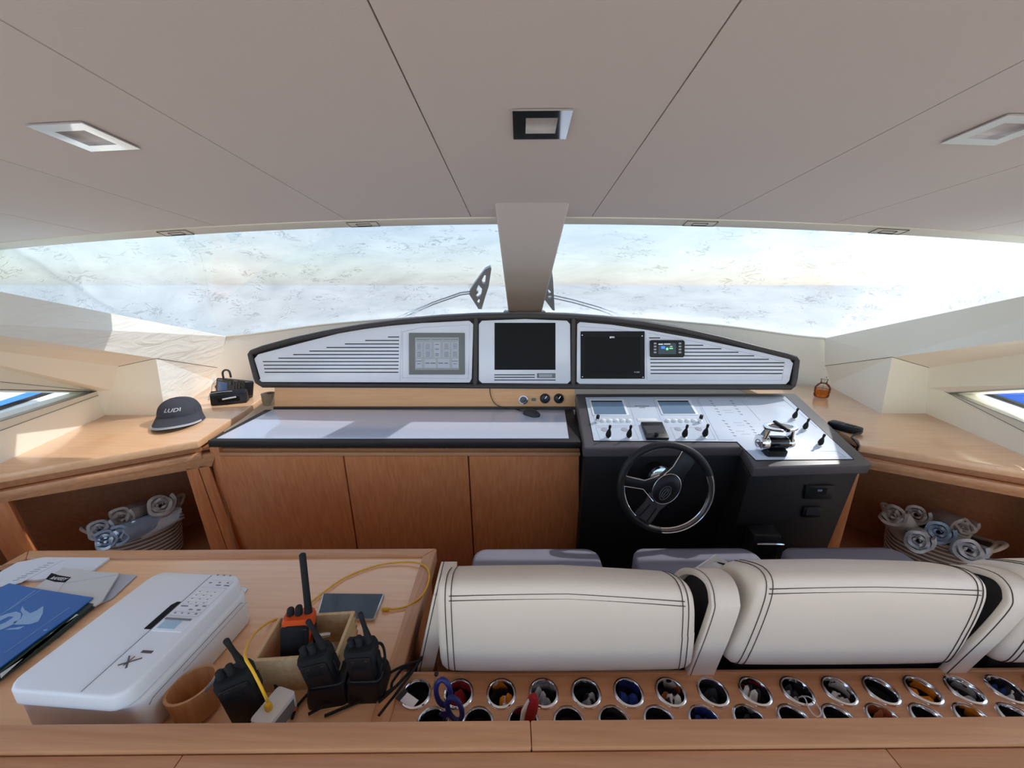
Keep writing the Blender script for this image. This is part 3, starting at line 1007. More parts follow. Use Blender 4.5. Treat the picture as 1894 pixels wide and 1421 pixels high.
for xl, xr, y in [(1200, 1220.5, 625.3), (1264, 1300, 638.8), (1264, 1333.5, 645.2), (1264, 1365, 651.7), (1264, 1394, 658.3), (1202, 1421, 664.8), (1202.3, 1449.5, 671.3), (1202.5, 1448.6, 677.9), (1202.7, 1447.3, 684.5), (1202.9, 1445.8, 691)]:
    slab_px(panels['right'], 'louver_slot', rpx(xl, y - 0.85, xr, y + 0.85), FS - 0.004, FS + 0.0004, 'gap')
for xl, xr, y in [(914.2, 989.3, 693.5), (914.2, 989.3, 698), (914.3, 1027.5, 703)]:
    slab_px(panels['mid'], 'louver_slot', rpx(xl, y - 0.8, xr, y + 0.8), FS - 0.004, FS + 0.0004, 'gap')
# fine lines on the side panels
mb = MB()
def ln(mb_, pts, r=0.0007, fn=P, o=0.0062):
    mb_.tube([fn(x, y, o) for x, y in pts], r, 4)
ln(mb, [(745, 614), (744, 699), (866, 701), (869, 601), (780, 606), (745, 614)])
ln(mb, [(743, 611), (740, 704)])
part('engraved_line', mb, 'line', panels['left'])
mb = MB()
ln(mb, [(1073, 604), (1130, 608), (1194, 617), (1197, 704)])
ln(mb, [(1200, 616), (1300, 635), (1400, 657), (1452, 670), (1446, 704), (1200, 704)])
part('engraved_line', mb, 'line', panels['right'])
# middle monitor
md = slab_px(pod, 'monitor', rpx(914.8, 597.3, 1027.3, 684.2), FS - 0.004, FS + 0.001, 'screen_off', label='blank black monitor in the middle panel')
slab_px(pod, 'badge', rpx(993, 690.5, 1027.3, 699.5), FS - 0.003, FS + 0.0012, 'greybezel', 0.001)
slab_px(panels['mid'], 'badge_inlay', rpx(997, 692.3, 1021, 697.8), FS, FS + 0.0018, 'line')
# left touch display
dl = slab_px(pod, 'touch_display', rpx(757.3, 616, 860, 693), FS - 0.003, FS + 0.009, 'greybezel', 0.003, 'grey framed touch display in the left panel')
slab_px(dl, 'screen', rpx(768.2, 624.5, 849, 684), FS + 0.005, FS + 0.0095, 'screen_lcd')
Sx = lambda x: 740 + x / 10.93
Sy = lambda y: 590 + y / 10.93
boxes = []
mk = MB(); btn = MB()
def q(mb_, x0, y0, x1, y1, o): mb_.prism([P(Sx(a), Sy(b), o) for a, b in ((x0, y1), (x1, y1), (x1, y0), (x0, y0))], PODN * 0.0006)
for x0, x1 in ((320, 450), (490, 630), (870, 1005), (1045, 1180)):
    for y0, y1 in ((480, 625), (640, 780)):
        q(btn, x0, y0, x1, y1, FS + 0.0096)
        for k in range(4):
            q(mk, x0 + 22, y0 + 24 + k * 30, x1 - 22, y0 + 36 + k * 30, FS + 0.0103)
q(btn, 685, 470, 815, 780, FS + 0.0096); q(btn, 495, 810, 728, 990, FS + 0.0096); q(btn, 762, 810, 1000, 990, FS + 0.0096)
q(btn, 320, 800, 440, 990, FS + 0.0096); q(btn, 1050, 800, 1180, 990, FS + 0.0096)
for y in (510, 605, 700, 735): q(mk, 710, y, 785, y + 16, FS + 0.0103)
for x0, x1 in ((515, 590), (615, 715), (775, 870), (895, 970)): q(mk, x0, 885, x1, 908, FS + 0.0103)
for x in (345, 1080): q(mk, x, 900, x + 65, 915, FS + 0.0103)
for x in (320, 1055): q(mk, x, 845, x + 115, 860, FS + 0.0103)
for x0, x1 in ((330, 600), (640, 850), (880, 1000), (1010, 1180)): q(mk, x0, 408, x1, 422, FS + 0.0103)
q(mk, 320, 1005, 1180, 1012, FS + 0.0103)
part('screen_button', btn, 'sleeve', dl, smooth=0, stuff=True)
part('screen_legend', mk, 'mark', dl, smooth=0, stuff=True)
# right dark display
dr = slab_px(pod, 'chart_plotter', rpx(1073.6, 613, 1191.4, 700.6), FS - 0.003, FS + 0.007, 'blackmat', 0.002, 'black framed display in the right panel')
slab_px(dr, 'screen', rpx(1082, 623, 1184, 694), FS + 0.005, FS + 0.0074, 'screen_off')
for x, y in ((1076.8, 620), (1187.5, 621.5), (1077.3, 697.2), (1189.3, 698)):
    part('screw', MB().lathe([(0.003, 0), (0.003, 0.001), (0, 0.0015)], 8, P(x, y, FS + 0.007), PODN), 'steel', dr)
mb = MB()
text_mb(mb, 'BPM', frame(P(1132, 624.3, FS + 0.0076), (1, 0, 0), (0, 0.16, 1)), 0.013, 0.0004)
part('lettering', mb, 'lit_white', dr, smooth=0)
mb = MB()
mb.lathe([(0.004, 0), (0.004, 0.0004), (0, 0.0005)], 10, P(1174.3, 688.5, FS + 0.0074), PODN)
mb.prism([P(x, y, FS + 0.0074) for x, y in rpx(1177, 687.2, 1183, 690)], PODN * 0.0004)
part('corner_mark', mb, 'mark', dr)
# small autopilot control head with lit screen
ct = slab_px(pod, 'control_head', [(1203, 661), (1261, 661), (1263.7, 658.5), (1264, 632), (1261, 629.5), (1204, 629.3), (1201, 631), (1201.5, 659)], FS - 0.002, FS + 0.016, 'black', 0.002, 'small black control head with lit screen')
slab_px(ct, 'screen', rpx(1217.5, 635, 1250, 655), FS + 0.015, FS + 0.0165, 'blackgloss')
for y in (635.5, 641, 646.5, 652):
    for x in (1211.5, 1257.5):
        part('key', MB().prism([P(a, b, FS + 0.0155) for a, b in rpx(x - 2.4, y - 1.6, x + 2.4, y + 1.6)], PODN * 0.0025), 'line', ct, bevel=0.0004)
def lit(x0, y0, x1, y1, m):
    slab_px(ct, 'screen_figure', rpx(x0, y0, x1, y1), FS + 0.0164, FS + 0.0169, m)
lit(1223, 640.5, 1230, 645.3, 'lit_blue')
lit(1217.8, 636.2, 1226, 637.6, 'lit_white'); lit(1228, 636, 1240, 637.2, 'lit_white'); lit(1238, 643.6, 1244.5, 645.6, 'lit_green'); lit(1239, 640.6, 1244, 641.6, 'lit_white')
part('screen_figure', MB().lathe([(0.0066, 0), (0.0066, 0.0006), (0, 0.0007)], 14, P(1234, 645.6, FS + 0.0164), PODN), 'lit_green', ct)

# ================================================================== HELM CONSOLE
CNN = V3((0.004, -0.2125, 1)).normalized()
CNP = V3((0.6, 1.5, 1.008))
K = lambda x, y, o=0.0: at(x, y, CNP + CNN * o, CNN)
con = thing('helm_console', 'dark leather helm console with white sloping control panel', 'console', (0.9, 1.7, 0))
oc = [(1080, 829), (1373, 827), (1396, 865), (1615, 859), (1471, 727), (1064, 728)]
wpx = [(1098, 816), (1363, 818), (1398, 852), (1579, 850), (1452, 733), (1082, 735)]
top = [K(*p) for p in oc]
part('padded_rim', MB().prism([p - CNN * 0.05 for p in top], CNN * 0.05), 'rimlea', con, bevel=0.009, seg=3)
wp = part('control_panel', MB().prism([K(*p) - CNN * 0.004 for p in wpx], CNN * 0.006), 'consolepanel', con, bevel=0.0012)
mb = MB().tube([K(x, y, 0.001) for x, y in wpx], 0.0022, 5, closed=True)
part('panel_gasket', mb, 'gap', con)
cc = V3((sum(p.x for p in top) / 6, sum(p.y for p in top) / 6, 0))
tb, bbm = [], []
for i, p in enumerate(top):
    ix = 0.022 if i in (0, 1, 2) else (-0.02 if i == 3 else 0)
    q_ = V3((p.x + (0.0 if i != 3 else -0.025) + (0.012 if i == 0 else 0), p.y + (0.022 if i < 4 else -0.01), p.z - 0.048))
    tb.append(q_)
    ln_ = 0.13 * q_.z if i < 4 else 0.0
    bbm.append(V3((q_.x, q_.y + ln_, 0.0)))
part('body', MB().loft([bbm, tb]), 'blacklea', con, bevel=0.006)
KS = 0.0022
def kslab(par, nm, pts, o0, o1, m, bev=0.0, label=None):
    return part(nm, MB().prism([K(x, y, o0) for x, y in pts], CNN * (o1 - o0)), m, par, bevel=bev, label=label)
for pts in ([(1093, 742), (1150, 742), (1159, 767), (1100, 767)], [(1216, 742), (1272.5, 742), (1287, 766), (1227, 766)]):
    cx_, cy_ = sum(p[0] for p in pts) / 4, sum(p[1] for p in pts) / 4
    big = [(cx_ + (x - cx_) * 1.13, cy_ + (y - cy_) * 1.2) for x, y in pts]
    d_ = kslab(con, 'engine_display', big[::-1], KS - 0.001, KS + 0.004, 'white', 0.001)
    kslab(d_, 'screen', pts[::-1], KS + 0.003, KS + 0.0045, 'screen_blue')
    kslab(d_, 'screen_shadow_edge', [pts[0], pts[1], (pts[1][0] + 0.8, pts[1][1] + 1.6), (pts[0][0] + 0.6, pts[0][1] + 1.6)][::-1], KS + 0.004, KS + 0.0062, 'gap')
bl = MB()
for x in (1115.6, 1128, 1140, 1152, 1163.5, 1235, 1247.5, 1260, 1271.5, 1283):
    part('push_button', MB().lathe([(0.0125, -0.001), (0.0125, 0.004), (0.0105, 0.0045), (0.0100, 0.009), (0.008, 0.0105), (0, 0.0105)], 18, K(x, 779, KS), CNN), 'white', con)
for x, y in ((1118, 795), (1155, 795), (1254, 794), (1292, 793.5)):
    part('blank_cap', MB().lathe([(0.015, 0), (0.015, 0.001), (0.0135, 0.0013), (0, 0.0013)], 20, K(x, y, KS), CNN), 'line', con)
def lever(x, y, k=1.0):
    b = K(x, y, KS)
    s = k
    pr0 = [(0.0135, 0), (0.0135, 0.004), (0.010, 0.0055), (0, 0.0056)]
    pr1 = [(0.006, 0.005), (0.0085, 0.009), (0.0118, 0.014), (0.0122, 0.022), (0.0105, 0.032), (0.0070, 0.042), (0.0048, 0.048), (0.0046, 0.052), (0.0058, 0.056), (0.0060, 0.066), (0.0048, 0.069), (0, 0.069)]
    l = part('joystick', MB().lathe([(r * s, z * s) for r, z in pr1], 14, b, CNN + V3((0.05, 0, 0))), 'blackmat', con)
    part('joystick_base', MB().lathe([(r * s, z * s) for r, z in pr0], 16, b, CNN), 'white', l)
for x, y in ((1124, 811), (1162, 811), (1264.5, 810), (1302, 809)): lever(x, y, 0.95)
for x, y in ((1467.5, 775), (1487, 795), (1515, 824.5)): lever(x, y, 0.82)
for x, y in ((1104, 781), (1294, 781)):
    b = K(x, y, KS)
    k_ = part('toggle_switch', MB().lathe([(0.0095, 0), (0.0095, 0.012), (0.007, 0.013), (0.0065, 0.02), (0, 0.02)], 12, b, CNN), 'chrome', con)
    part('toggle_cap', MB().lathe([(0.0075, 0.018), (0.0085, 0.024), (0.0075, 0.036), (0, 0.037)], 8, b, CNN + V3((0.08, 0.06, 0))), 'black', k_)
ap = kslab(con, 'autopilot_unit', [(1195, 815), (1237, 815), (1224, 785), (1184.5, 785)], KS, KS + 0.014, 'black', 0.003, 'black square autopilot unit set in the white panel')
kslab(ap, 'screen', [(1197, 802), (1229, 802), (1221.5, 788), (1188.5, 788)], KS + 0.0135, KS + 0.0146, 'dgrey')
part('dial', MB().lathe([(0.008, 0), (0.008, 0.014), (0.006, 0.0165), (0, 0.0165)], 14, K(1214, 806, KS + 0.014), CNN), 'black', ap)
kslab(con, 'name_plate', [(1180, 780), (1218, 780), (1213, 774.5), (1177, 774.5)], KS - 0.001, KS + 0.002, 'white', 0.0006)
mk = MB()
def bar_px(x0, y0, x1, y1):
    mk.prism([K(x, y, KS) for x, y in ((x0, y1), (x1, y1), (x1, y0), (x0, y0))], CNN * 0.0004)
for k in range(9): bar_px(1174.5 + k * 2.9, 750.5, 1176.4 + k * 2.9, 752.2)
for k in range(4): bar_px(1183 + k * 2.7, 753.6, 1185 + k * 2.7, 755)
Q = lambda x, y: (1280 + x / 9.47, 740 + y / 9.47)
for col in ([(325, 15), (350, 60), (390, 105), (425, 155), (455, 205), (485, 255)], [(680, 15), (715, 60), (750, 105), (785, 155), (820, 200), (860, 250)], [(550, 360), (600, 415), (640, 465), (670, 520), (710, 570), (745, 625)], [(930, 365), (980, 410), (1030, 465), (1070, 520), (1100, 570), (1130, 615)]):
    for a, b in col:
        x, y = Q(a, b)
        bar_px(x - 2.6, y - 0.5, x + 0.4, y + 0.3)
        bar_px(x + 0.2, y + 0.1, x + 3.0, y + 1.1)
part('legend', mk, 'mark', con, smooth=0, stuff=True)
mk = MB()
for pts in ([(1090, 738), (1161, 738), (1176, 788), (1102, 788), (1090, 738)], [(1166, 738), (1208, 738), (1222, 776)], [(1210, 738), (1288, 738), (1310, 786)], [(1290, 738), (1370, 738), (1406, 778)], [(1290, 738), (1330, 814), (1356, 814)], [(1382, 738), (1448, 738), (1512, 792)], [(1505, 835), (1548, 835), (1565, 846), (1480, 846)], [(1102, 791), (1172, 791), (1182, 813), (1110, 813), (1102, 791)], [(1240, 791), (1312, 791), (1324, 813), (1250, 813), (1240, 791)]):
    mk.tube([K(x, y, KS) for x, y in pts], 0.0007, 4)
for y0, x0 in ((759.5, 1337), (763.5, 1341), (782, 1357), (787, 1362), (798, 1361), (803.5, 1371)):
    mk.tube([K(x0, y0, KS), K(x0 + 16, y0, KS)], 0.0006, 4)
part('engraved_line', mk, 'line', con, stuff=True)
# fittings low on the console front
FN = V3((0.0, -1, -0.13))
f0 = tb[2].lerp(tb[3], 0.5)
F = lambda x, y, o=0.0: at(x, y, f0 + FN.normalized() * o, FN)
fp = part('vent_panel', MB().prism([F(x, y, -0.003) for x, y in ((1484, 921), (1536, 921), (1541, 896), (1488, 896))], FN.normalized() * 0.010), 'black', con, bevel=0.003)
part('vent_slot', MB().prism([F(x, y, 0.006) for x, y in ((1496, 914), (1527, 914), (1530, 903), (1499, 903))], FN.normalized() * 0.002), 'gap', fp)
part('indicator', MB().prism([F(x, y, 0.008) for x, y in ((1511.5, 909), (1520, 909), (1521, 905.5), (1512.5, 905.5))], FN.normalized() * 0.0016), 'mark', fp)
fp2 = part('socket_panel', MB().prism([F(x, y, -0.003) for x, y in ((1481, 955), (1515, 955), (1518, 936), (1484, 936))], FN.normalized() * 0.010), 'black', con, bevel=0.003)
part('socket_lid', MB().prism([F(x, y, 0.006) for x, y in ((1490, 952), (1512, 952), (1514, 940), (1492, 940))], FN.normalized() * 0.003), 'dgrey', fp2)
sidep = tb[3]
e = V3((sidep.x - 0.005, sidep.y + 0.16, sidep.z - 0.17))
part('side_handle', MB().tube(spline([e + V3((-0.02, 0, 0.03)), e + V3((0.03, 0, 0.0)), e + V3((0.055, 0, -0.045)), e + V3((0.065, 0, -0.075))], 4), 0.011, 8), 'black', con)

# ------------------------------------------------------------------ steering wheel
WC = ay(1231, 903, 1.33)
el = 0.17
wnn = V3((-0.05, -math.cos(el), math.sin(el))).normalized()
FW = frame(WC, (1, -0.05, 0), (0, math.sin(el), math.cos(el)))
wh = thing('steering_wheel', 'steering wheel with black leather rim and chrome trim on the helm console', 'steering wheel', WC, FW.to_euler())
R = 0.172
def arc(a0, a1, r, n=24, z=0.0): return [V3((r * math.cos(math.radians(a0 + (a1 - a0) * k / n)), r * math.sin(math.radians(a0 + (a1 - a0) * k / n)), z)) for k in range(n + 1)]
part('rim', MB().tube(arc(20, 266, R, 50), 0.0145, 12), 'blacklea', wh, local=True, smooth=80)
part('rim_insert', MB().tube(arc(-94, 20, R, 28), 0.0125, 12), 'gunmetal', wh, local=True, smooth=80, label='dark metal quarter of the wheel rim')
part('rim_trim', MB().tube(arc(-94, 20, R - 0.0125, 28, 0.004), 0.0028, 6), 'chrome', wh, local=True)
part('rim_trim', MB().tube(arc(-93, 19, R + 0.003, 28, 0.0125), 0.0022, 6), 'chrome', wh, local=True)
part('rim_trim', MB().tube(arc(180, 226, R - 0.0135, 14, 0.004), 0.0024, 6), 'chrome', wh, local=True)
part('rim_trim', MB().tube(arc(88, 128, R - 0.0145, 14, 0.002), 0.0016, 6), 'steel', wh, local=True)
def spoke(a, w0, w1, m, z=0.012):
    d = V3((math.cos(math.radians(a)), math.sin(math.radians(a)), 0))
    s = V3((-d.y, d.x, 0))
    r0, r1, rm = 0.03, R - 0.008, 0.085
    pts = [d * r0 - s * w0, d * rm - s * w1 * 0.86, d * r1 - s * w1, d * r1 + s * w1, d * rm + s * w1 * 0.86, d * r0 + s * w0]
    pts = [p + V3((0, 0, z - 0.014 * (p.length / R))) for p in pts]
    o = part('spoke', MB().prism(pts, (0, 0, -0.016)), m, wh, local=True, bevel=0.004)
    return pts, o
p1, o1 = spoke(57, 0.046, 0.034, 'black')
p2, o2 = spoke(172, 0.040, 0.021, 'black')
p3, o3 = spoke(238, 0.046, 0.038, 'gunmetal')
up = V3((0, 0, 0.002))
part('spoke_trim', MB().tube([p1[5] * 0.9 + up, p1[4] + up, p1[3] + up], 0.0022, 6), 'chrome', o1, local=True)
part('spoke_trim', MB().tube([p2[0] * 1.2 + up, p2[1] + up, p2[2] + up], 0.0022, 6), 'chrome', o2, local=True)
part('spoke_trim', MB().tube([p2[5] * 1.4 + up, p2[4] + up, p2[3] + up], 0.0022, 6), 'chrome', o2, local=True)
mb = MB()
for k in (-0.018, 0.018):
    d = V3((math.cos(math.radians(238)), math.sin(math.radians(238)), 0)); s = V3((-d.y, d.x, 0))
    mb.tube([d * 0.085 + s * k * 0.8 + V3((0, 0, 0.0065)), d * 0.15 + s * k + V3((0, 0, 0.001))], 0.0016, 5)
part('spoke_groove', mb, 'gap', o3, local=True)
a57 = math.radians(57)
def ell(rx, ry, z, n=28, rot=math.radians(238 - 180)):
    return [V3((rx * math.cos(t) * math.cos(rot) - ry * math.sin(t) * math.sin(rot), rx * math.cos(t) * math.sin(rot) + ry * math.sin(t) * math.cos(rot), z)) for t in [2 * math.pi * k / n for k in range(n)]]
hub = part('hub', MB().loft([ell(0.066, 0.05, -0.012), ell(0.066, 0.05, 0.008), ell(0.058, 0.043, 0.018), ell(0.03, 0.022, 0.021)]), 'black', wh, local=True, smooth=60)
part('hub_trim', MB().tube(ell(0.064, 0.048, 0.011), 0.002, 6, closed=True), 'steel', hub, local=True)
mb = MB().tube([p + V3((-0.008, -0.012, 0)) for p in ell(0.03, 0.017, 0.0222)], 0.0013, 5, closed=True)
for k in (-0.009, 0, 0.009):
    d = V3((math.cos(a57), math.sin(a57), 0)); s = V3((-d.y, d.x, 0)); c = V3((-0.008, -0.012, 0.0222))
    mb.tube([c + d * 0.022 + s * k * 0.6, c + s * k, c - d * 0.022 + s * k * 0.6], 0.0012, 5)
part('hub_emblem', mb, 'gunmetal', hub, local=True)
part('column', MB().lathe([(0.036, -0.012), (0.04, -0.05), (0.046, -0.10), (0.06, -0.205), (0.06, -0.25)], 20, (0, 0.012, 0), (0, 0, 1)), 'black', wh, local=True)
part('column_collar', MB().lathe([(0.034, -0.008), (0.049, -0.012), (0.052, -0.03), (0.04, -0.034)], 24, (-0.008, 0.026, 0), (0, 0, 1)), 'chrome', wh, local=True)

# ------------------------------------------------------------------ throttle
TO = K(1432, 841, KS)
FT = frame(TO, (1, 0, 0), V3((0, 1, 0)) - CNN * CNN.y)
th = thing('throttle_control', 'chrome twin throttle on a black drum on the white panel', 'throttle', TO, FT.to_euler())
th.scale = (0.9, 0.9, 0.9)
part('base', MB().prism([V3((x, y, 0)) for x, y in rrect(-0.045, 0.045, -0.02, 0.055, 0.012)], (0, 0, 0.028)), 'black', th, local=True, bevel=0.004)
dz, dy = 0.05, 0.022
part('drum', MB().lathe([(0, -0.040), (0.03, -0.040), (0.031, -0.036), (0.031, 0.036), (0.03, 0.040), (0, 0.040)], 28, (0.004, dy, dz), (1, 0, 0)), 'blackgloss', th, local=True)
def lever_half(sx):
    x0, x1 = (-0.072, -0.036) if sx < 0 else (0.044, 0.074)
    r = 0.036 if sx < 0 else 0.027
    h = part('lever', MB().lathe([(0, x0), (r * 0.9, x0), (r, x0 + 0.004), (r, x1 - 0.01), (r * 0.86, x1), (0, x1)], 28, (0, dy, dz), (1, 0, 0)), 'chrome', th, local=True)
    xa = -0.062 if sx < 0 else 0.058
    xt = -0.046 if sx < 0 else 0.052
    rings = []
    for k in range(7):
        t = k / 6
        x = xa + (xt - xa) * t
        z = dz + 0.012 + (0.128 - dz - 0.012) * t
        w = 0.022 * (1 - t) + 0.011 * t
        rings.append([(x - 0.006, dy - w, z), (x + 0.006, dy - w, z), (x + 0.006, dy + w, z), (x - 0.006, dy + w, z)])
    part('lever_arm', MB().loft(rings), 'chrome', h, local=True, bevel=0.002)
    # half of the oval grip
    n = 12
    outp, inp = [], []
    for k in range(n + 1):
        t = math.pi / 2 + math.pi * k / n if sx < 0 else -math.pi / 2 + math.pi * k / n
        outp.append(V3((0.070 * math.cos(t) + (-0.004 if sx < 0 else 0.004), 0.034 * math.sin(t) + dy, 0.125)))
        inp.append(V3((0.047 * math.cos(t) + (-0.004 if sx < 0 else 0.004), 0.020 * math.sin(t) + dy, 0.125)))
    up = V3((0, 0, 0.012))
    rings = [[outp[k], outp[k] + up, inp[k] + up, inp[k]] for k in range(n + 1)]
    part('grip', MB().loft(rings), 'chrome', h, local=True, bevel=0.003)
    rings = [V3(p) for p in inp]
    part('grip_pad', MB().prism([p + V3((0, 0, 0.003)) for p in rings], (0, 0, 0.006)), 'dgrey' if sx < 0 else 'mark', h, local=True, smooth=0)
    return h
hl = lever_half(-1)
hr = lever_half(1)
part('grip_divider', MB().prism([V3((x, dy + y, 0.127)) for x, y in ((0.006, -0.036), (0.018, -0.036), (-0.002, 0.036), (-0.014, 0.036))], (0, 0, 0.016)), 'black', th, local=True, bevel=0.002)
mb = MB().tube([V3((-0.0725, dy + 0.017 * math.cos(t), dz - 0.004 + 0.017 * math.sin(t))) for t in [2 * math.pi * k / 20 for k in range(20)]], 0.0014, 5, closed=True)
mb.tube([V3((-0.0725, dy - 0.008, dz - 0.004)), V3((-0.0725, dy + 0.008, dz - 0.004))], 0.0014, 5)
part('lever_emblem', mb, 'gunmetal', hl, local=True)
mb = MB()
for k, (a, b) in enumerate(((-0.018, -0.004), (0.008, 0.022))):
    mb.prism([V3((x, dy - 0.0305, z)) for x, z in ((a, dz - 0.004), (b, dz - 0.004), (b, dz + 0.004), (a, dz + 0.004))], (0, -0.0012, 0))
part('drum_button', mb, 'dgrey', th, local=True)

# ------------------------------------------------------------------ box with chrome bar before the helm
c0 = az(1393, 996, 0.66)
t = thing('foot_rest', 'black box with a chrome bar standing in the shade below the helm console', 'foot rest', (1.0, 1.36, 0.0))
mb = MB().hexa([(0.915, 1.33, 0.0), (1.04, 1.33, 0.0), (1.04, 1.40, 0.0), (0.915, 1.40, 0.0)], [(0.928, 1.31, 0.69), (1.035, 1.31, 0.69), (1.035, 1.37, 0.70), (0.928, 1.37, 0.70)])
part('box', mb, 'black', t, bevel=0.006)
part('bar', MB().tube(spline([(0.935, 1.302, 0.655), (0.942, 1.292, 0.667), (1.025, 1.292, 0.667), (1.032, 1.302, 0.655)], 4), 0.005, 8), 'chrome', t)

# ================================================================== THINGS ON THE COUNTERS AND CHART TABLE
# mouse
mp_ = C(983, 768)
FMo = frame(mp_, (0.75, -0.66, 0), (0.66, 0.75, 0.07))
t = thing('computer_mouse', 'dark grey computer mouse on the right end of the white chart table', 'mouse', mp_ + V3((0, 0, 0.001)), FMo.to_euler())
rings = []
for k in range(11):
    a = k / 10
    x = -0.05 + 0.1 * a
    w = 0.031 * math.sqrt(max(0.02, 1 - (2 * a - 1) ** 4)) * (0.85 + 0.15 * a)
    h = 0.034 * (math.sin(math.pi * (0.12 + 0.82 * a)) ** 0.7)
    rings.append([V3((x, w * math.cos(th_), max(0, h * math.sin(th_)))) for th_ in [math.pi * j / 10 for j in range(11)]])
part('body', MB().loft(rings), 'dgrey', t, local=True, smooth=80)
part('scroll_wheel', MB().lathe([(0, -0.003), (0.008, -0.003), (0.008, 0.003), (0, 0.003)], 12, (-0.028, 0, 0.024), (0, 1, 0)), 'blackmat', t, local=True)
part('button_split', MB().tube([(-0.047, 0, 0.017), (-0.03, 0, 0.0295), (-0.008, 0, 0.035)], 0.0008, 4), 'gap', t, local=True)
cable = [B(906, 718) + V3((0, -0.008, 0)), B(908, 732) + V3((0, -0.008, 0)), B(916, 746) + V3((0, -0.01, 0)), B(932, 753) + V3((0, -0.014, 0)), C(950, 758) + V3((0, 0, 0.004)), C(962, 761) + V3((0, 0, 0.004)), mp_ + V3((-0.036, 0.035, 0.008))]
part('cable', MB().tube(spline(cable, 6), 0.0019, 6), 'black', t) if False else None
single('mouse_cable', MB().tube(spline(cable, 6), 0.0019, 6), 'black', 'thin dark mouse cable hanging down the oak upstand from the pod', 'cable')

# cap
cb = az(336, 777, ZC)
FC = frame(cb, (0.88, 0.47, 0), (-0.47, 0.88, 0))
cap = thing('baseball_cap', 'charcoal grey baseball cap with white lettering lying on the counter', 'cap', cb, FC.to_euler())
cap.scale = (0.87, 0.87, 0.87)
def crown(u, v):
    th_ = 2 * math.pi * u
    ph = v * math.pi / 2
    rx, ry, h = 0.098, 0.106, 0.088
    k = math.cos(ph) ** 0.75
    z = h * math.sin(ph) ** 0.95
    f = 1 + 0.05 * math.sin(ph * 2) * (-math.sin(th_))
    return V3((rx * k * math.cos(th_), ry * k * math.sin(th_) * f + 0.014 * v, 0.040 + z))
mb = MB().grid(crown, 36, 12)
part('crown', mb, 'cap', cap, local=True, smooth=80)
def visor(u, v):
    a = math.pi + math.pi * u
    x, y = math.cos(a), math.sin(a)
    r0 = V3((0.098 * x, 0.106 * y, 0.044))
    r1 = V3((0.114 * x, -0.020 + 0.205 * y if y < -0.0 else -0.02, 0.0))
    p = r0.lerp(r1, v)
    p.z = 0.046 - 0.042 * v + 0.024 * (1 - x * x) * v - 0.004 * v * v * (1 - x * x)
    return p
mb = MB()
mb.grid(visor, 24, 8)
mb.grid(lambda u, v: visor(u, v) - V3((0, 0, 0.004)), 24, 8)
part('visor', mb, 'cap', cap, local=True, smooth=80)
for vv, m_ in ((0.90, 'silver'), (0.995, 'silver')):
    part('visor_piping', MB().tube([visor(0.1 + 0.8 * k / 24, vv) + V3((0, -0.001, 0.001)) for k in range(25)], 0.0022, 6), m_, cap, local=True, label='pale piping near the visor edge')
part('sweatband', MB().grid(lambda u, v: V3((0.0975 * math.cos(2 * math.pi * u), 0.1055 * math.sin(2 * math.pi * u), 0.003 + 0.039 * v)), 36, 1), 'cap', cap, local=True)
part('top_button', MB().lathe([(0.007, 0), (0.006, 0.004), (0, 0.006)], 12, (0, 0.014, 0.1275), (0, 0, 1)), 'cap', cap, local=True)
mb = MB()
for i in range(6):
    th_ = i / 6 + 1 / 12
    mb.tube([crown(th_, 0.05 + 0.93 * k / 10) * 1.001 for k in range(11)], 0.0009, 4)
part('crown_seam', mb, 'dgrey', cap, local=True)
mb = MB()
tm = MB()
text_mb(tm, 'LUDI', Matrix.Identity(4), 0.038, 0.0, 0.25, 0.0004)
vsx = []
xs = [p.x for p in tm.v]
hx = max(xs)
for p in tm.v:
    # wrap the word on the front of the crown
    ang = p.x / 0.1 - 0.06
    ph = 0.52 + p.y / 0.115
    u = (1.5 * math.pi + ang) / (2 * math.pi)
    q0 = crown(u, ph / (math.pi / 2))
    nrm_ = V3((q0.x, q0.y, (q0.z - 0.040) * 0.6)).normalized()
    vsx.append(q0 + nrm_ * 0.0016)
mb._a(vsx, tm.f)
part('lettering', mb, 'silver', cap, local=True, smooth=0)

# marine radio
ro = az(424, 738, ZC)
FR = frame(ro, (0.95, -0.30, 0), (0.30, 0.95, 0))
FR2 = FR @ Matrix.Rotation(math.radians(-14), 4, 'X')
rad = thing('marine_radio', 'black marine radio with blue screen and keypad on the counter behind the cap', 'radio', ro, FR.to_euler())
T2 = Matrix.Rotation(math.radians(-14), 4, 'X')
def RB(): return MB(T2)
W_, H_ = 0.118, 0.095
part('body', RB().prism([V3((x, 0.0, z)) for x, z in rrect(-W_, W_, 0.02, 0.02 + H_, 0.012)], (0, 0.055, 0)), 'black', rad, local=True, bevel=0.004)
part('stand', MB().box(-0.1, 0.1, 0.01, 0.07, 0, 0.025), 'black', rad, local=True, bevel=0.003)
part('screen', RB().box(-0.096, -0.022, -0.0015, 0.004, 0.036, 0.092), 'radioscreen', rad, local=True, bevel=0.001)
part('screen_bezel', RB().box(-0.102, -0.016, -0.0007, 0.004, 0.03, 0.098), 'blackgloss', rad, local=True, bevel=0.001)
for r in range(4):
    for c_ in range(3):
        part('key', RB().box(0.027 + c_ * 0.022, 0.042 + c_ * 0.022, -0.003, 0.002, 0.034 + r * 0.018, 0.045 + r * 0.018), 'dgrey', rad, local=True, bevel=0.001)
part('side_knob', RB().lathe([(0.016, 0), (0.016, 0.012), (0.013, 0.014), (0, 0.014)], 16, (-W_, 0.02, 0.06), (-1, 0, 0)), 'black', rad, local=True)
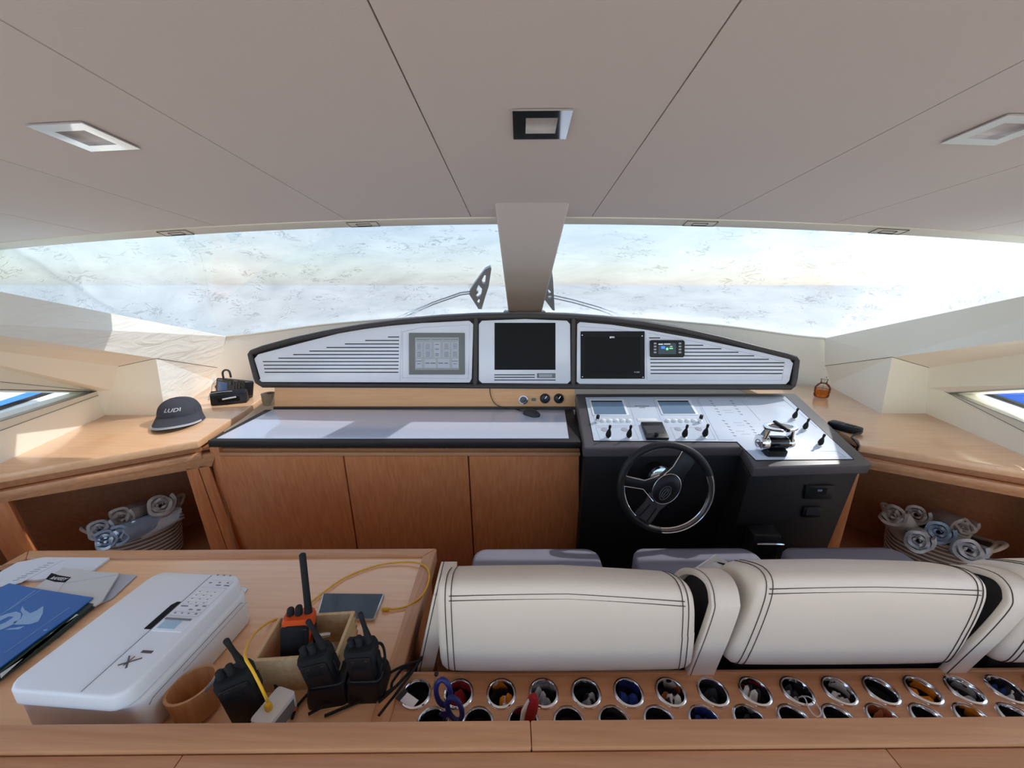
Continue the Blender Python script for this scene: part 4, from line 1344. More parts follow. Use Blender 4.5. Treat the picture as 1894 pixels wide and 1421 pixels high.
part('call_key', RB().lathe([(0.012, 0), (0.012, 0.003), (0.009, 0.004), (0, 0.004)], 16, (0.004, 0, 0.092), (0, -1, 0)), 'dgrey', rad, local=True)
mb = RB()
mb.box(-0.1, -0.062, -0.0012, 0.001, 0.1035, 0.108)
mb.box(0.03, 0.06, -0.0012, 0.001, 0.107, 0.110)
part('lettering', mb, 'mark', rad, local=True, smooth=0)
part('cable', MB().tube(spline([(-0.09, 0.05, 0.10), (-0.088, 0.05, 0.14), (-0.06, 0.05, 0.158), (-0.03, 0.05, 0.152), (-0.026, 0.05, 0.115)], 6), 0.0055, 8), 'dgrey', rad, local=True)
part('cable', MB().tube(spline([(-0.12, 0.03, 0.10), (-0.15, 0.02, 0.07), (-0.155, 0.01, 0.03), (-0.14, -0.02, 0.006), (-0.10, -0.05, 0.004)], 6), 0.0028, 6), 'white2', rad, local=True)
# handset box in front of the radio
ho = az(424, 748, ZC)
FH = frame(ho, (0.93, 0.36, 0), (-0.36, 0.93, 0))
t = thing('handset_cradle', 'low black handset cradle with a pale pen on it between cap and marine radio', 'cradle', ho, FH.to_euler())
part('body', MB().prism([V3((-0.085, y, z)) for y, z in ((-0.005, 0), (0.055, 0), (0.052, 0.068), (0.03, 0.076), (0.004, 0.056))], (0.17, 0, 0)), 'black', t, local=True, bevel=0.006)
part('front_recess', MB().box(-0.05, 0.055, -0.006, 0.02, 0.016, 0.042), 'gap', t, local=True, bevel=0.004)
part('top_trim', MB().tube(spline([(-0.086, 0.016, 0.064), (-0.04, 0.016, 0.0685), (0.02, 0.018, 0.069)], 5), 0.003, 6), 'steel', t, local=True)
part('pen', MB().tube([(-0.024, -0.008, 0.033), (0.04, -0.008, 0.041)], 0.0042, 8), 'whitecloth', t, local=True)
# woven pot
wo_ = az(500, 748, ZC)
t = thing('woven_pot', 'small woven grass pot at the left end of the oak upstand', 'pot', wo_)
part('wall', MB().lathe([(0.034, 0), (0.037, 0.03), (0.036, 0.062), (0.033, 0.062), (0.033, 0.008), (0, 0.006)], 24, wo_, (0, 0, 1)), 'weave', t)
part('rim', MB().tube([wo_ + V3((0.0345 * math.cos(a), 0.0345 * math.sin(a), 0.062)) for a in [2 * math.pi * k / 20 for k in range(20)]], 0.0035, 6, closed=True), 'weave', t)

# reed bottle
bo = az(1518, 735, ZC)
t = thing('scent_bottle', 'round glass bottle of orange liquid on the starboard counter', 'bottle', bo)
bp_ = [(0, 0.003), (0.03, 0.003), (0.036, 0.008), (0.038, 0.02), (0.0355, 0.028), (0.039, 0.036), (0.0375, 0.046), (0.039, 0.056), (0.036, 0.064), (0.030, 0.076), (0.022, 0.084), (0.016, 0.088), (0.016, 0.106), (0.018, 0.108), (0.018, 0.112), (0.013, 0.112)]
part('glass', MB().lathe(bp_, 26, bo, (0, 0, 1)), 'bottleglass', t, smooth=80)
part('liquid', MB().lathe([(0, 0.0045), (0.028, 0.0045), (0.0345, 0.009), (0.0362, 0.02), (0.034, 0.028), (0.0372, 0.036), (0.036, 0.046), (0.037, 0.053), (0, 0.053)], 26, bo, (0, 0, 1)), 'orangejuice', t, smooth=80)
part('spout', MB().tube([bo + V3((0.0, 0, 0.012)), bo + V3((0.002, 0.0, 0.118)), bo + V3((0.010, 0, 0.124))], 0.0035, 8), 'bottleglass', t)
part('stopper', MB().lathe([(0.012, 0.108), (0.012, 0.116), (0.006, 0.120), (0, 0.120)], 14, bo, (0, 0, 1)), 'lens', t)

# radio handset on the starboard counter
ho = az(1562, 797, ZC)
FH = frame(ho, (0.50, -0.86, 0), (0.86, 0.50, 0))
t = thing('radio_handset', 'black radio handset lying on the starboard counter beside the helm console', 'handset', ho, FH.to_euler())
part('body', MB().prism([V3((x, y, 0.004)) for x, y in [(-0.062, -0.022), (-0.05, -0.029), (0.03, -0.026), (0.058, -0.02), (0.062, 0.0), (0.058, 0.02), (0.03, 0.026), (-0.05, 0.029), (-0.062, 0.022)]], (0, 0, 0.028)), 'black', t, local=True, bevel=0.007, seg=3)
part('speaker_grille', MB().prism([V3((x, y, 0.031)) for x, y in rrect(-0.05, -0.012, -0.017, 0.017, 0.006)], (0, 0, 0.003)), 'dgrey', t, local=True, bevel=0.001)
for k in range(3):
    part('key', MB().box(-0.002 + k * 0.013, 0.007 + k * 0.013, -0.011, 0.011, 0.031, 0.035), 'dgrey', t, local=True, bevel=0.001)
part('foot', MB().box(-0.04, 0.03, -0.018, 0.018, 0, 0.006), 'blackmat', t, local=True)
ed = ho + V3((0.03, -0.052, 0))
part('cord', MB(FH.inverted()).tube(spline([FH @ V3((0.06, 0, 0.016)), az(1576, 808, 1.01), az(1583, 817, 1.006), az(1586, 822, 1.003), az(1587, 826, 0.985), az(1583, 836, 0.95)], 6), 0.0042, 8), 'black', t, local=True)

# ================================================================== CEILING LIGHTS
def ceiling_light(i, size, lab, x, y):
    z = ceil_z(x, y)
    nx = V3((1, 0, -0.039 * x)).normalized()
    F_ = frame((x, y, z), nx, (0, 1, -0.091))
    t = thing('ceiling_light', lab, 'ceiling light', (x, y, z), F_.to_euler(), 'square chrome ceiling lights')
    h = 0.0575
    a = 0.0315
    mb = MB()
    mb.loft([[V3((-h, -h, -0.002)), V3((h, -h, -0.002)), V3((h, h, -0.002)), V3((-h, h, -0.002))], [V3((-h, -h, -0.005)), V3((h, -h, -0.005)), V3((h, h, -0.005)), V3((-h, h, -0.005))], [V3((-a, -a, -0.005)), V3((a, -a, -0.005)), V3((a, a, -0.005)), V3((-a, a, -0.005))], [V3((-a, -a, 0.006)), V3((a, -a, 0.006)), V3((a, a, 0.006)), V3((-a, a, 0.006))]], cap=False)
    part('frame', mb, 'chrome', t, local=True, smooth=0)
    part('lens', MB().box(-a, a, -a, a, 0.003, 0.006), 'lens', t, local=True, smooth=0)
    return t
for i, (x, y) in enumerate(LIGHTS):
    ceiling_light(i, 0.14, ['square chrome ceiling light over the port side counter', 'square chrome ceiling light over the windscreen post', 'square chrome ceiling light over the starboard side counter'][i], x, y)
for (x, y), lab in (((325, 432.5), 'flush square ceiling plate at the outer port end of the windscreen beam'), ((672, 416), 'flush square ceiling plate between the post and the port end of the windscreen beam'), ((1295, 418), 'flush square ceiling plate between the post and the starboard end of the windscreen beam'), ((1642, 436), 'flush square ceiling plate at the outer starboard end of the windscreen beam')):
    p = ay(x, y, 1.624)
    z = ceil_z(p.x, 1.60) - 0.003 - 0.268 * (1.624 - 1.596)
    F_ = frame((p.x, 1.626, z), (1, 0, -0.039 * p.x), (0, 1, -0.268))
    F_ = F_ @ Matrix.Scale(0.8, 4)
    t = thing('ceiling_plate', lab, 'ceiling plate', (p.x, 1.626, z), F_.to_euler(), 'flush plates in the windscreen beam')
    t.scale = (0.8, 0.8, 0.8)
    part('cover', MB().box(-0.075, 0.075, -0.028, 0.026, -0.003, 0.002), 'beam', t, local=True, bevel=0.001)
    mb = MB()
    mb.tube([(-0.075, -0.028, -0.0034), (0.075, -0.028, -0.0034), (0.075, 0.026, -0.0034), (-0.075, 0.026, -0.0034)], 0.0016, 4, closed=True)
    part('joint', mb, 'gap', t, local=True)
    mb = MB().tube([(-0.036, -0.008, -0.0034), (0.036, -0.008, -0.0034), (0.036, 0.018, -0.0034), (-0.036, 0.018, -0.0034)], 0.0018, 4, closed=True)
    part('inner_joint', mb, 'gap', t, local=True)

# ================================================================== SEATS (this furniture stands turned by 1.7 degrees)
TURN = 0.0295
RM = Matrix.Translation((0, 0.58, 0)) @ Matrix.Rotation(TURN, 4, 'Z') @ Matrix.Translation((0, -0.58, 0))
RMI = RM.inverted()
def SB(): return MB(RM)
def W(x, y, z): return RM @ V3((x, y, z))
PROF = [(0.628, 0.878), (0.606, 0.888), (0.5985, 0.915), (0.596, 0.98), (0.5975, 1.045), (0.603, 1.078), (0.616, 1.096), (0.642, 1.097), (0.68, 1.078), (0.714, 1.052), (0.732, 1.01), (0.736, 0.95), (0.728, 0.885), (0.69, 0.875)]
def smooth_loop(P_, n=3):
    out = []
    m = len(P_)
    for i in range(m):
        p0, p1, p2, p3 = [V3((*P_[(i + k) % m], 0)) for k in (-1, 0, 1, 2)]
        for k in range(n):
            t = k / n
            q_ = 0.5 * ((2 * p1) + (p2 - p0) * t + (2 * p0 - 5 * p1 + 4 * p2 - p3) * t * t + (3 * p1 - p0 - 3 * p2 + p3) * t ** 3)
            out.append((q_.x, q_.y))
    return out
PR2 = smooth_loop(PROF)
pc = (sum(p[0] for p in PROF) / len(PROF), sum(p[1] for p in PROF) / len(PROF))
def drop(k1): return -0.012 if k1 < 0 else 0.0
def back_mb(x0, x1, k0=0.0, k1=0.0):
    """cushion along x with rounded ends; k0/k1 lean the ends sideways"""
    rings = []
    xs = [(0.0, 0.80), (0.004, 0.90), (0.012, 0.96), (0.026, 0.992), (0.05, 1.0)]
    L = x1 - x0
    seq = [(x0 + d, s) for d, s in xs] + [(x0 + L * t, 1.0 + 0.012 * math.sin(math.pi * t)) for t in (0.25, 0.5, 0.75)] + [(x1 - d, s) for d, s in xs[::-1]]
    for x, s in seq:
        t = (x - x0) / L
        lean = k0 * (1 - t) + k1 * t
        rings.append([V3((x + lean * (z - 0.98), pc[0] + (y - pc[0]) * s, pc[1] + (z - pc[1]) * s + drop(k1) - 0.018 * max(0, t - 0.5) * 2 * (1 if z > 1.0 else 0) * (1 if k1 < 0 else 0.4))) for y, z in PR2])
    return SB().loft(rings)
def stitch(x0, x1, k0, k1):
    mb = SB()
    L = x1 - x0
    for d in (0.018, 0.030):
        for side in (0, 1):
            x = x0 + d if side == 0 else x1 - d
            t = (x - x0) / L
            lean = k0 * (1 - t) + k1 * t
            s = 1.001 if d > 0.02 else 0.986
            pts = []
            for y, z in PR2[3:27]:
                pts.append(V3((x + lean * (z - 0.98), pc[0] + (y - pc[0]) * s, pc[1] + (z - pc[1]) * s + drop(k1) - 0.018 * max(0, t - 0.5) * 2 * (1 if z > 1.0 else 0) * (1 if k1 < 0 else 0.4))))
            mb.tube(pts, 0.0009, 4)
    for i in (14, 15):
        pts = []
        for k in range(21):
            t = 0.05 + 0.9 * k / 20
            y, z = PR2[i]
            s = 1.0 + 0.012 * math.sin(math.pi * t) + 0.002
            bow = 0.010 * (1 - (2 * t - 1) ** 2)
            lean = k0 * (1 - t) + k1 * t
            pts.append(V3((x0 + L * t + lean * (z - 0.98), pc[0] + (y - pc[0]) * s - 0.0005 + bow * 0.2, pc[1] + (z - pc[1]) * s + bow * 0.25 + drop(k1) - 0.018 * max(0, t - 0.5) * 2 * (1 if k1 < 0 else 0.4))))
        mb.tube(pts, 0.0009, 4)
    return mb
def cushion(x0, x1, y0, y1, zt, th):
    rings = []
    c = ((x0 + x1) / 2, (y0 + y1) / 2)
    base = rrect(x0, x1, y0, y1, 0.05, 5)
    for s, z in ((0.94, zt - th), (0.99, zt - th + 0.012), (1.0, zt - th * 0.5), (0.995, zt - 0.016), (0.97, zt - 0.003), (0.9, zt + 0.001), (0.5, zt + 0.004)):
        rings.append([V3((c[0] + (x - c[0]) * (s if s < 0.9 else 1 - (1 - s) * 0.6), c[1] + (y - c[1]) * s, z)) for x, y in base])
    return SB().loft(rings)
ZS = 0.672
seats = [
    ('cream and grey helm chair beside the oak chart desk, port one of the row', -0.160, 0.356, 0.0, -0.06, -0.155, 0.320),
    ('cream and grey helm chair behind the steering wheel, middle of the row', 0.447, 0.915, 0.16, 0.10, 0.445, 0.912),
    ('cream and grey helm chair at the starboard end of the row, cut by the frame', 1.005, 1.46, 0.16, 0.16, 1.012, 1.47)]
for lab, x0, x1, k0, k1, s0, s1 in seats:
    t = thing('helm_chair', lab, 'seat', W((x0 + x1) / 2, 0.95, 0), (0, 0, 0), 'helm seating behind the console')
    bk = part('backrest', back_mb(x0, x1, k0, k1), 'cream', t, smooth=70)
    part('stitching', stitch(x0, x1, k0, k1), 'thread', bk)
    sc = part('seat_cushion', cushion(s0, s1, 0.76, 1.245, ZS, 0.12), 'greylea', t, smooth=60)
    mb = SB().tube([V3((p[0], p[1], ZS - 0.006)) for p in rrect(s0 + 0.006, s1 - 0.006, 0.765, 1.238, 0.05, 5)], 0.0014, 5, closed=True)
    part('piping', mb, 'line', sc)
    part('pedestal', SB().box(s0 + 0.05, s1 - 0.05, 0.70, 1.12, 0.0, ZS - 0.12), 'blacklea', t, bevel=0.01)
    part('back_frame', SB().box(x0 + 0.02, x1 + 0.03, 0.635, 0.72, 0.5, 0.872), 'blacklea', t, bevel=0.006)
def band(x0, x1, lean, lab, top=1.092, shift=0.0):
    """upholstered loop between the seats: up the back, over the top and down in front"""
    t = thing('armrest_loop', lab, 'armrest', W((x0 + x1) / 2, 0.69, 0.55))
    path = [(0.622, 0.55), (0.617, 0.80), (0.611, 0.88), (0.603, 0.96), (0.600, 1.03), (0.606, top - 0.022), (0.622, top - 0.005), (0.648, top), (0.690, top - 0.018), (0.735, top - 0.06), (0.765, top - 0.13), (0.775, 0.85), (0.775, 0.55)]
    sp = spline([V3((0, y, z)) for y, z in path], 4)
    rings = []
    for i, p in enumerate(sp):
        a, b = sp[max(i - 1, 0)], sp[min(i + 1, len(sp) - 1)]
        d = (b - a).normalized()
        nn = V3((0, -d.z, d.y))
        xs = lean * (p.z - 0.98)
        q_ = p + V3((0, shift, 0))
        inn_ = q_ - nn * 0.013
        rings.append([V3((x0 + xs, q_.y, q_.z)), V3((x1 + xs, q_.y, q_.z)), V3((x1 + xs, inn_.y, inn_.z)), V3((x0 + xs, inn_.y, inn_.z))])
    b_ = part('band', SB().loft(rings), 'cream2', t, bevel=0.003, smooth=50)
    mb = SB()
    for dx in (0.006,):
        mb.tube([V3((x0 + dx + lean * (p.z - 0.98), p.y + shift - 0.0006, p.z + 0.0004)) for p in sp[4:36]], 0.0009, 4)
    part('stitching', mb, 'thread', b_)
    side = []
    for xx in (x0 + 0.016, x1 - 0.003):
        side.append([V3((xx + lean * (p.z - 0.98), 0.69 + shift + (p.y - 0.69) * 0.80, 0.55 + (p.z - 0.55) * 0.972)) for p in sp])
    part('hollow_shade', SB().loft(side), 'blacklea', t, smooth=30)  # black fill standing in for the shade inside the hollow loop
band(0.372, 0.428, 0.10, 'cream armrest loop between the two nearest whole seats', 1.070)
band(0.945, 0.995, 0.30, 'cream armrest loop cut by the picture edge at the starboard end', 1.075)
band(-0.186, -0.150, 0.23, 'cream armrest loop against the oak desk at the port end', 1.060, 0.035)

# white folded card with dark stripes on the grey seat
t = thing('folded_card', 'white folded card with dark stripes standing between the two nearest seats', 'card', V3((0.31, 0.83, ZS)))
CQ = lambda x, y, Y: ay(x, y, Y)
a, b, c, d = CQ(1326, 1026, 0.84), CQ(1352, 1044, 0.84), CQ(1330, 1072, 0.80), CQ(1258, 1072, 0.80)
mb = MB().prism([a, b, c, d], (0, 0.006, -0.003))
part('sheet', mb, 'whitecloth', t, smooth=0)
bot = [CQ(1290, 1072, 0.80), CQ(1330, 1072, 0.80)]
part('stand', MB().prism([bot[0], bot[1], V3((bot[1].x, 0.83, ZS)), V3((bot[0].x, 0.83, ZS))], (0, 0.006, 0)), 'whitecloth', t, smooth=0)
for l0, l1, wd in (((1311, 1035), (1346, 1046), 1.6), ((1303, 1041), (1340, 1048), 1.3)):
    q0, q1 = CQ(*l0, 0.835), CQ(*l1, 0.835)
    q0.y -= 0.002; q1.y -= 0.002
    dv = V3((0.0, 0, 0.0012 * wd))
    part('stripe', MB().prism([q0 - dv * 0.4, q1 - dv, q1 + dv, q0 + dv * 0.4], (0, 0.004, 0)), 'gap', t, smooth=0)

# ================================================================== FLAG LOCKER (nearest furniture)
ZT = 0.85
PX = 0.0857
fl_ = thing('flag_locker', 'long oak locker top with two rows of chrome ringed flag holes', 'locker', W(0.3, 0.4, 0))
XR = [-0.206 + PX * k for k in range(16)]
XR2 = [-0.163 + PX * k for k in range(15)]
RI, RO = 0.0245, 0.0312
def cell(mb, x0, x1, y0, y1, cx, cy):
    n = 24
    per = []
    for k in range(n):
        a = 2 * math.pi * k / n + math.pi / n * 0
        c_, s_ = math.cos(a), math.sin(a)
        tx = ((x1 - cx) / c_) if c_ > 1e-6 else ((x0 - cx) / c_ if c_ < -1e-6 else 1e9)
        ty = ((y1 - cy) / s_) if s_ > 1e-6 else ((y0 - cy) / s_ if s_ < -1e-6 else 1e9)
        t_ = min(tx, ty)
        per.append(V3((cx + c_ * t_, cy + s_ * t_, ZT)))
    for corner in ((x0, y0), (x0, y1), (x1, y0), (x1, y1)):
        i = min(range(n), key=lambda k: (per[k] - V3((*corner, ZT))).length)
        per[i] = V3((*corner, ZT))
    inn_ = [V3((cx + RI * 1.05 * math.cos(2 * math.pi * k / n), cy + RI * 1.05 * math.sin(2 * math.pi * k / n), ZT)) for k in range(n)]
    mb._a(per + inn_, [(k, (k + 1) % n, n + (k + 1) % n, n + k) for k in range(n)])
mb = SB()
for k, x in enumerate(XR): cell(mb, x - PX / 2, x + PX / 2, 0.5522, 0.621, x, 0.579)
for k, x in enumerate(XR2): cell(mb, x - PX / 2, x + PX / 2, 0.480, 0.5522, x, 0.5255)
xe0, xe1 = XR[0] - PX / 2, XR[-1] + PX / 2
mb._a([V3((xe0, 0.48, ZT)), V3((XR2[0] - PX / 2, 0.48, ZT)), V3((XR2[0] - PX / 2, 0.5522, ZT)), V3((xe0, 0.5522, ZT))], [(0, 1, 2, 3)])
mb._a([V3((XR2[-1] + PX / 2, 0.48, ZT)), V3((xe1, 0.48, ZT)), V3((xe1, 0.5522, ZT)), V3((XR2[-1] + PX / 2, 0.5522, ZT))], [(0, 1, 2, 3)])
part('board', mb, 'wood_x', fl_, smooth=0)
part('board_edge', SB().box(xe0, xe1, 0.617, 0.624, ZT - 0.05, ZT + 0.002), 'wood_x', fl_, bevel=0.001)
part('board_edge', SB().box(xe0 - 0.002, xe0 + 0.004, 0.48, 0.624, ZT - 0.03, ZT + 0.0015), 'wood_y', fl_, bevel=0.001)
ring_me = None
tube_me = None
CEN = [(x, 0.579) for x in XR] + [(x, 0.5255) for x in XR2]
r0_ = None
for i, (x, y) in enumerate(CEN):
    p = W(x, y, ZT) - ROOT[fl_.name]
    if r0_ is None:
        r0_ = part('ring', MB().lathe([(RI, -0.02), (RI, 0.003), (RI + 0.0015, 0.0048), (RO - 0.002, 0.004), (RO, 0.001), (RO, -0.001)], 32, (0, 0, 0), (0, 0, 1), cap=False), 'chrome', fl_, local=True, smooth=60)
        u0_ = part('tube', MB().loft([[V3((RI * 1.02 * math.cos(2 * math.pi * k / 20), RI * 1.02 * math.sin(2 * math.pi * k / 20), z)) for k in range(20)] for z in (-0.003, -0.11)], cap=False).poly([V3((RI * 1.02 * math.cos(2 * math.pi * k / 20), RI * 1.02 * math.sin(2 * math.pi * k / 20), -0.11)) for k in range(20)]), 'dgrey', fl_, local=True)
        a_, b_ = r0_, u0_
    else:
        a_, b_ = r0_.copy(), u0_.copy()
        COL.objects.link(a_); COL.objects.link(b_)
    a_.location = p
    b_.location = p
XL = -1.6
part('rail', SB().box(XL, 0.0170, 0.4325, 0.4720, 0.83, 0.94), 'wood_x', fl_, bevel=0.003)
part('rail', SB().box(0.0176, 1.5, 0.4325, 0.4720, 0.83, 0.94), 'wood_x', fl_, bevel=0.003)
for x0, x1, m_ in ((XL, -0.5325, 'wood_x'), (-0.531, 0.5815, 'wood_x'), (0.583, 1.5, 'wood_x')):
    part('lid', SB().prism([V3((x0, 0.10, 0.91)), V3((x1, 0.10, 0.91)), V3((x1, 0.4305, 0.91)), V3((x0, 0.4305, 0.91))], (0, 0, 0.0235)), m_, fl_, bevel=0.0015)
part('carcass', SB().box(XL + 0.02, 1.48, 0.14, 0.425, 0.0, 0.908), 'wood_in', fl_, smooth=0)
part('carcass', SB().box(-0.24, 1.15, 0.46, 0.615, 0.0, 0.735), 'wood_in', fl_, smooth=0)

# rolled flags in the holes
def flag_roll(i, cloths, lab, h=0.0, lean=(0, 0), col2=None):
    x, y = CEN[i]
    p = W(x, y, ZT - 0.085)
    t = thing('rolled_flag', lab, 'flag', p, (0, 0, 0), 'rolled signal flags in the locker')
    rnd = random.Random(i * 13 + 5)
    n = len(cloths)
    for k, m_ in enumerate(cloths):
        a0 = 2 * math.pi * k / n + rnd.uniform(0, 6)
        off = V3((0.008 * math.cos(a0), 0.008 * math.sin(a0), 0)) if n > 1 else V3((0, 0, 0))
        r = 0.0185 if n == 1 else 0.0125
        ph = rnd.uniform(0, 6)
        rings = []
        top = 0.078 + h + rnd.uniform(-0.012, 0.006)
        for z, s in ((0, 0.9), (0.03, 1.0), (top * 0.75, 1.0), (top * 0.93, 0.85), (top, 0.5), (top - 0.006, 0.18)):
            ring_ = []
            for j in range(28):
                a = 2 * math.pi * j / 28
                rr = r * s * (1 + 0.16 * math.sin(3 * a + ph) + 0.12 * math.sin(5 * a + ph * 2) + 0.08 * math.sin(9 * a))
                ring_.append(V3((off.x + rr * math.cos(a) + lean[0] * z, off.y + rr * math.sin(a) + lean[1] * z, z + (0.010 * math.sin(2 * a + ph) if s < 1 else 0))))
            rings.append(ring_)
        part('cloth', MB().loft(rings), m_, t, local=True, smooth=70)
    return t
FLAGS = [
    (1, ['redcloth'], 'dark red flag rolled in the second hole of the far row'),
    (2, ['orangecloth', 'orangecloth', 'whitecloth'], 'orange and white flag rolled in the third hole of the far row'),
    (3, ['greycloth', 'darkcloth', 'greycloth'], 'grey and black flag rolled in the fourth hole of the far row'),
    (4, ['darkcloth', 'greycloth'], 'dark flag with a pale fold in the fifth hole of the far row'),
    (5, ['bluecloth'], 'deep blue flag filling the sixth hole of the far row'),
    (6, ['rustcloth', 'darkcloth', 'whitecloth'], 'rust brown and white flag in the seventh hole of the far row'),
    (7, ['darkcloth'], 'black flag low in the eighth hole of the far row'),
    (8, ['redcloth', 'whitecloth', 'darkcloth'], 'dark red and white flag in the ninth hole of the far row'),
    (9, ['greycloth', 'darkcloth'], 'grey flag with a white string in the tenth hole of the far row'),
    (10, ['whitecloth', 'darkcloth', 'whitecloth'], 'black and white flag in the eleventh hole of the far row'),
    (12, ['orangecloth'], 'plain orange flag in the thirteenth hole of the far row'),
    (13, ['greycloth'], 'plain grey flag in the fourteenth hole of the far row'),
    (14, ['bluecloth', 'whitecloth', 'darkcloth'], 'navy and white flag in the fifteenth hole of the far row'),
    (16 + 4, ['orangecloth', 'darkcloth'], 'orange flag in the near row below the dark flag with a pale fold'),
    (16 + 6, ['darkcloth', 'bluecloth'], 'dark blue flag in the near row below the rust brown flag'),
    (16 + 7, ['darkcloth', 'greycloth'], 'dark grey flag in the near row below the dark red and white flag'),
    (16 + 10, ['rustcloth', 'orangecloth'], 'rust and orange flag in the near row below the black hole'),
    (16 + 12, ['orangecloth', 'rustcloth'], 'bright orange flag in the near row below the plain grey flag'),
]
for i, cl, lab in FLAGS: flag_roll(i, cl, lab)
# red and white flag tip that sticks out of the near row
p0 = W(XR2[2], 0.5255, 0.80)
p1 = az(985, 1300, 0.90)
t = thing('flag_stick', 'red and white furled flag sticking out of the near row of holes', 'flag', p0)
dirv = (p1 - p0).normalized()
rings = []
part('red_cloth', MB().lathe([(0.004, 0), (0.009, 0.05), (0.0125, 0.085), (0.011, 0.108), (0.006, 0.118), (0, 0.12)], 12, p0, dirv), 'redcloth', t)
part('white_edge', MB().tube([p0 + dirv * 0.04 + V3((-0.011, -0.002, 0)), p0 + dirv * 0.085 + V3((-0.0135, -0.004, 0)), p0 + dirv * 0.112 + V3((-0.008, -0.003, 0))], [0.004, 0.005, 0.003], 8), 'whitecloth', t)
# navy cable tidy / scissors standing in the near row
s0 = W(XR2[0] + 0.012, 0.5255, 0.80)
t = thing('scissors', 'navy handled scissors standing in the first hole of the near row', 'scissors', s0)
def loop(cx, cy, z0, rx, rz, tilt, n=22):
    c = az(cx, cy, z0)
    d1 = V3((math.sin(tilt), 0.25, math.cos(tilt))).normalized()
    d2 = V3((math.cos(tilt), 0, -math.sin(tilt)))
    return [c + d1 * (rz * math.sin(2 * math.pi * k / n)) + d2 * (rx * math.cos(2 * math.pi * k / n)) for k in range(n)]
part('handle', MB().tube(loop(820, 1281, 0.915, 0.0135, 0.024, -0.12), 0.0048, 8, closed=True), 'navy', t)
part('handle', MB().tube(loop(841, 1312, 0.895, 0.0125, 0.022, -0.35), 0.0048, 8, closed=True), 'navy', t)
part('pivot', MB().loft([[q_ + V3((0, 0, 0)) for q_ in loop(824, 1322, z_, a_, 0.006, 0)] for z_, a_ in ((0.84, 0.010), (0.87, 0.013), (0.89, 0.010))]), 'navy', t)
part('blade', MB().tube([az(824, 1322, 0.86), s0 + V3((0, 0, -0.03))], [0.006, 0.002], 6), 'steel', t)
# clip and stylus in the first hole
c0_ = W(XR[0], 0.579, ZT)
t = thing('metal_clip', 'flat steel clip with a dark end lying over the first ringed hole', 'clip', c0_ + V3((-0.02, -0.012, 0)))
a_, b_ = az(747, 1290, 0.862), az(768, 1305, 0.845)
sd_ = V3((0.005, 0.008, 0))
part('plate', MB().prism([a_ - sd_, b_ - sd_, b_ + sd_, a_ + sd_], (0, 0, 0.002)), 'steel', t)
part('dark_end', MB().prism([a_ - sd_ * 1.1 - (b_ - a_) * 0.35, a_ - sd_ * 1.1, a_ + sd_ * 1.1, a_ + sd_ * 1.1 - (b_ - a_) * 0.35], (0, 0, 0.0035)), 'black', t)
t = thing('stylus', 'thin steel stick with a black ball tip leaning out of the first ringed hole', 'stylus', c0_ + V3((0.018, 0.0, -0.06)))
a_, b_ = c0_ + V3((0.016, 0.004, -0.06)), az(807, 1247, 0.885)
part('stem', MB().tube([a_, b_], 0.0014, 6), 'steel', t)
part('tip', MB().lathe([(0.001, -0.005), (0.0042, -0.002), (0.0045, 0.002), (0.001, 0.006)], 10, b_, (b_ - a_)), 'black', t)
# white string
s_ = W(XR[9], 0.579, ZT)
single('string', MB().tube(spline([s_ + V3((0.0, 0, -0.02)), az(1487, 1290, 0.857), az(1497, 1312, 0.857), az(1510, 1326, 0.856), az(1519, 1320, 0.856), az(1510, 1302, 0.856), az(1497, 1290, 0.859), s_ + V3((0.012, 0.0, -0.012))], 8), 0.0013, 6), 'whitecloth', 'white string hanging out of the tenth ringed hole onto the oak', 'string')

# ================================================================== DESK AND WHAT LIES ON IT
desk = thing('oak_desk', 'oak desk with a raised rim to port of the seats carrying the printer', 'desk', W(-0.86, 0.75, 0))
dx0, dx1, dy0, dy1 = -1.50, -0.2435, 0.474, 1.008
part('top', SB().box(dx0 + 0.02, dx1 - 0.02, dy0, dy1 - 0.02, ZT - 0.03, ZT), 'wood_top_lit', desk, smooth=0)
def rimbar(a, b, c, d, m_):
    part('rim', SB().prism([V3((*a, ZT - 0.04)), V3((*b, ZT - 0.04)), V3((*c, ZT - 0.04)), V3((*d, ZT - 0.04))], (0, 0, 0.047)), m_, desk, bevel=0.004, seg=3)
rimbar((dx0, dy1), (dx1, dy1), (dx1 - 0.036, dy1 - 0.036), (dx0 + 0.036, dy1 - 0.036), 'wood_x')
rimbar((dx1, dy1), (dx1, dy0), (dx1 - 0.036, dy0), (dx1 - 0.036, dy1 - 0.036), 'wood_y')
rimbar((dx0, dy0), (dx0, dy1), (dx0 + 0.036, dy1 - 0.036), (dx0 + 0.036, dy0), 'wood_y')
part('carcass', SB().box(dx0 + 0.03, dx1 - 0.015, dy0 + 0.01, dy1 - 0.03, 0.0, ZT - 0.04), 'wood_z', desk, smooth=0)
Zp = lambda x, y, o: az(x, y, ZT + o)
def sheet(name, lab, cat, pts, o, th, m, group=None):
    q_ = [Zp(x, y, o) for x, y in pts]
    c = sum((p for p in q_), V3((0, 0, 0))) / len(q_)
    t = thing(name, lab, cat, c, (0, 0, 0), group)
    part('sheet', MB().prism(q_, (0, 0, th)), m, t, smooth=0)
    return t
z6 = lambda x, y: (x / 5.92, 1020 + y / 5.92)
g_ = 'papers left of the printer'
t = sheet('paper_stack', 'stack of blank white papers at the rear edge of the desk', 'paper', [z6(480, 84), z6(1205, 88), z6(1015, 235), z6(420, 330), z6(-300, 330), z6(-100, 200)], 0.001, 0.006, 'paper', g_)
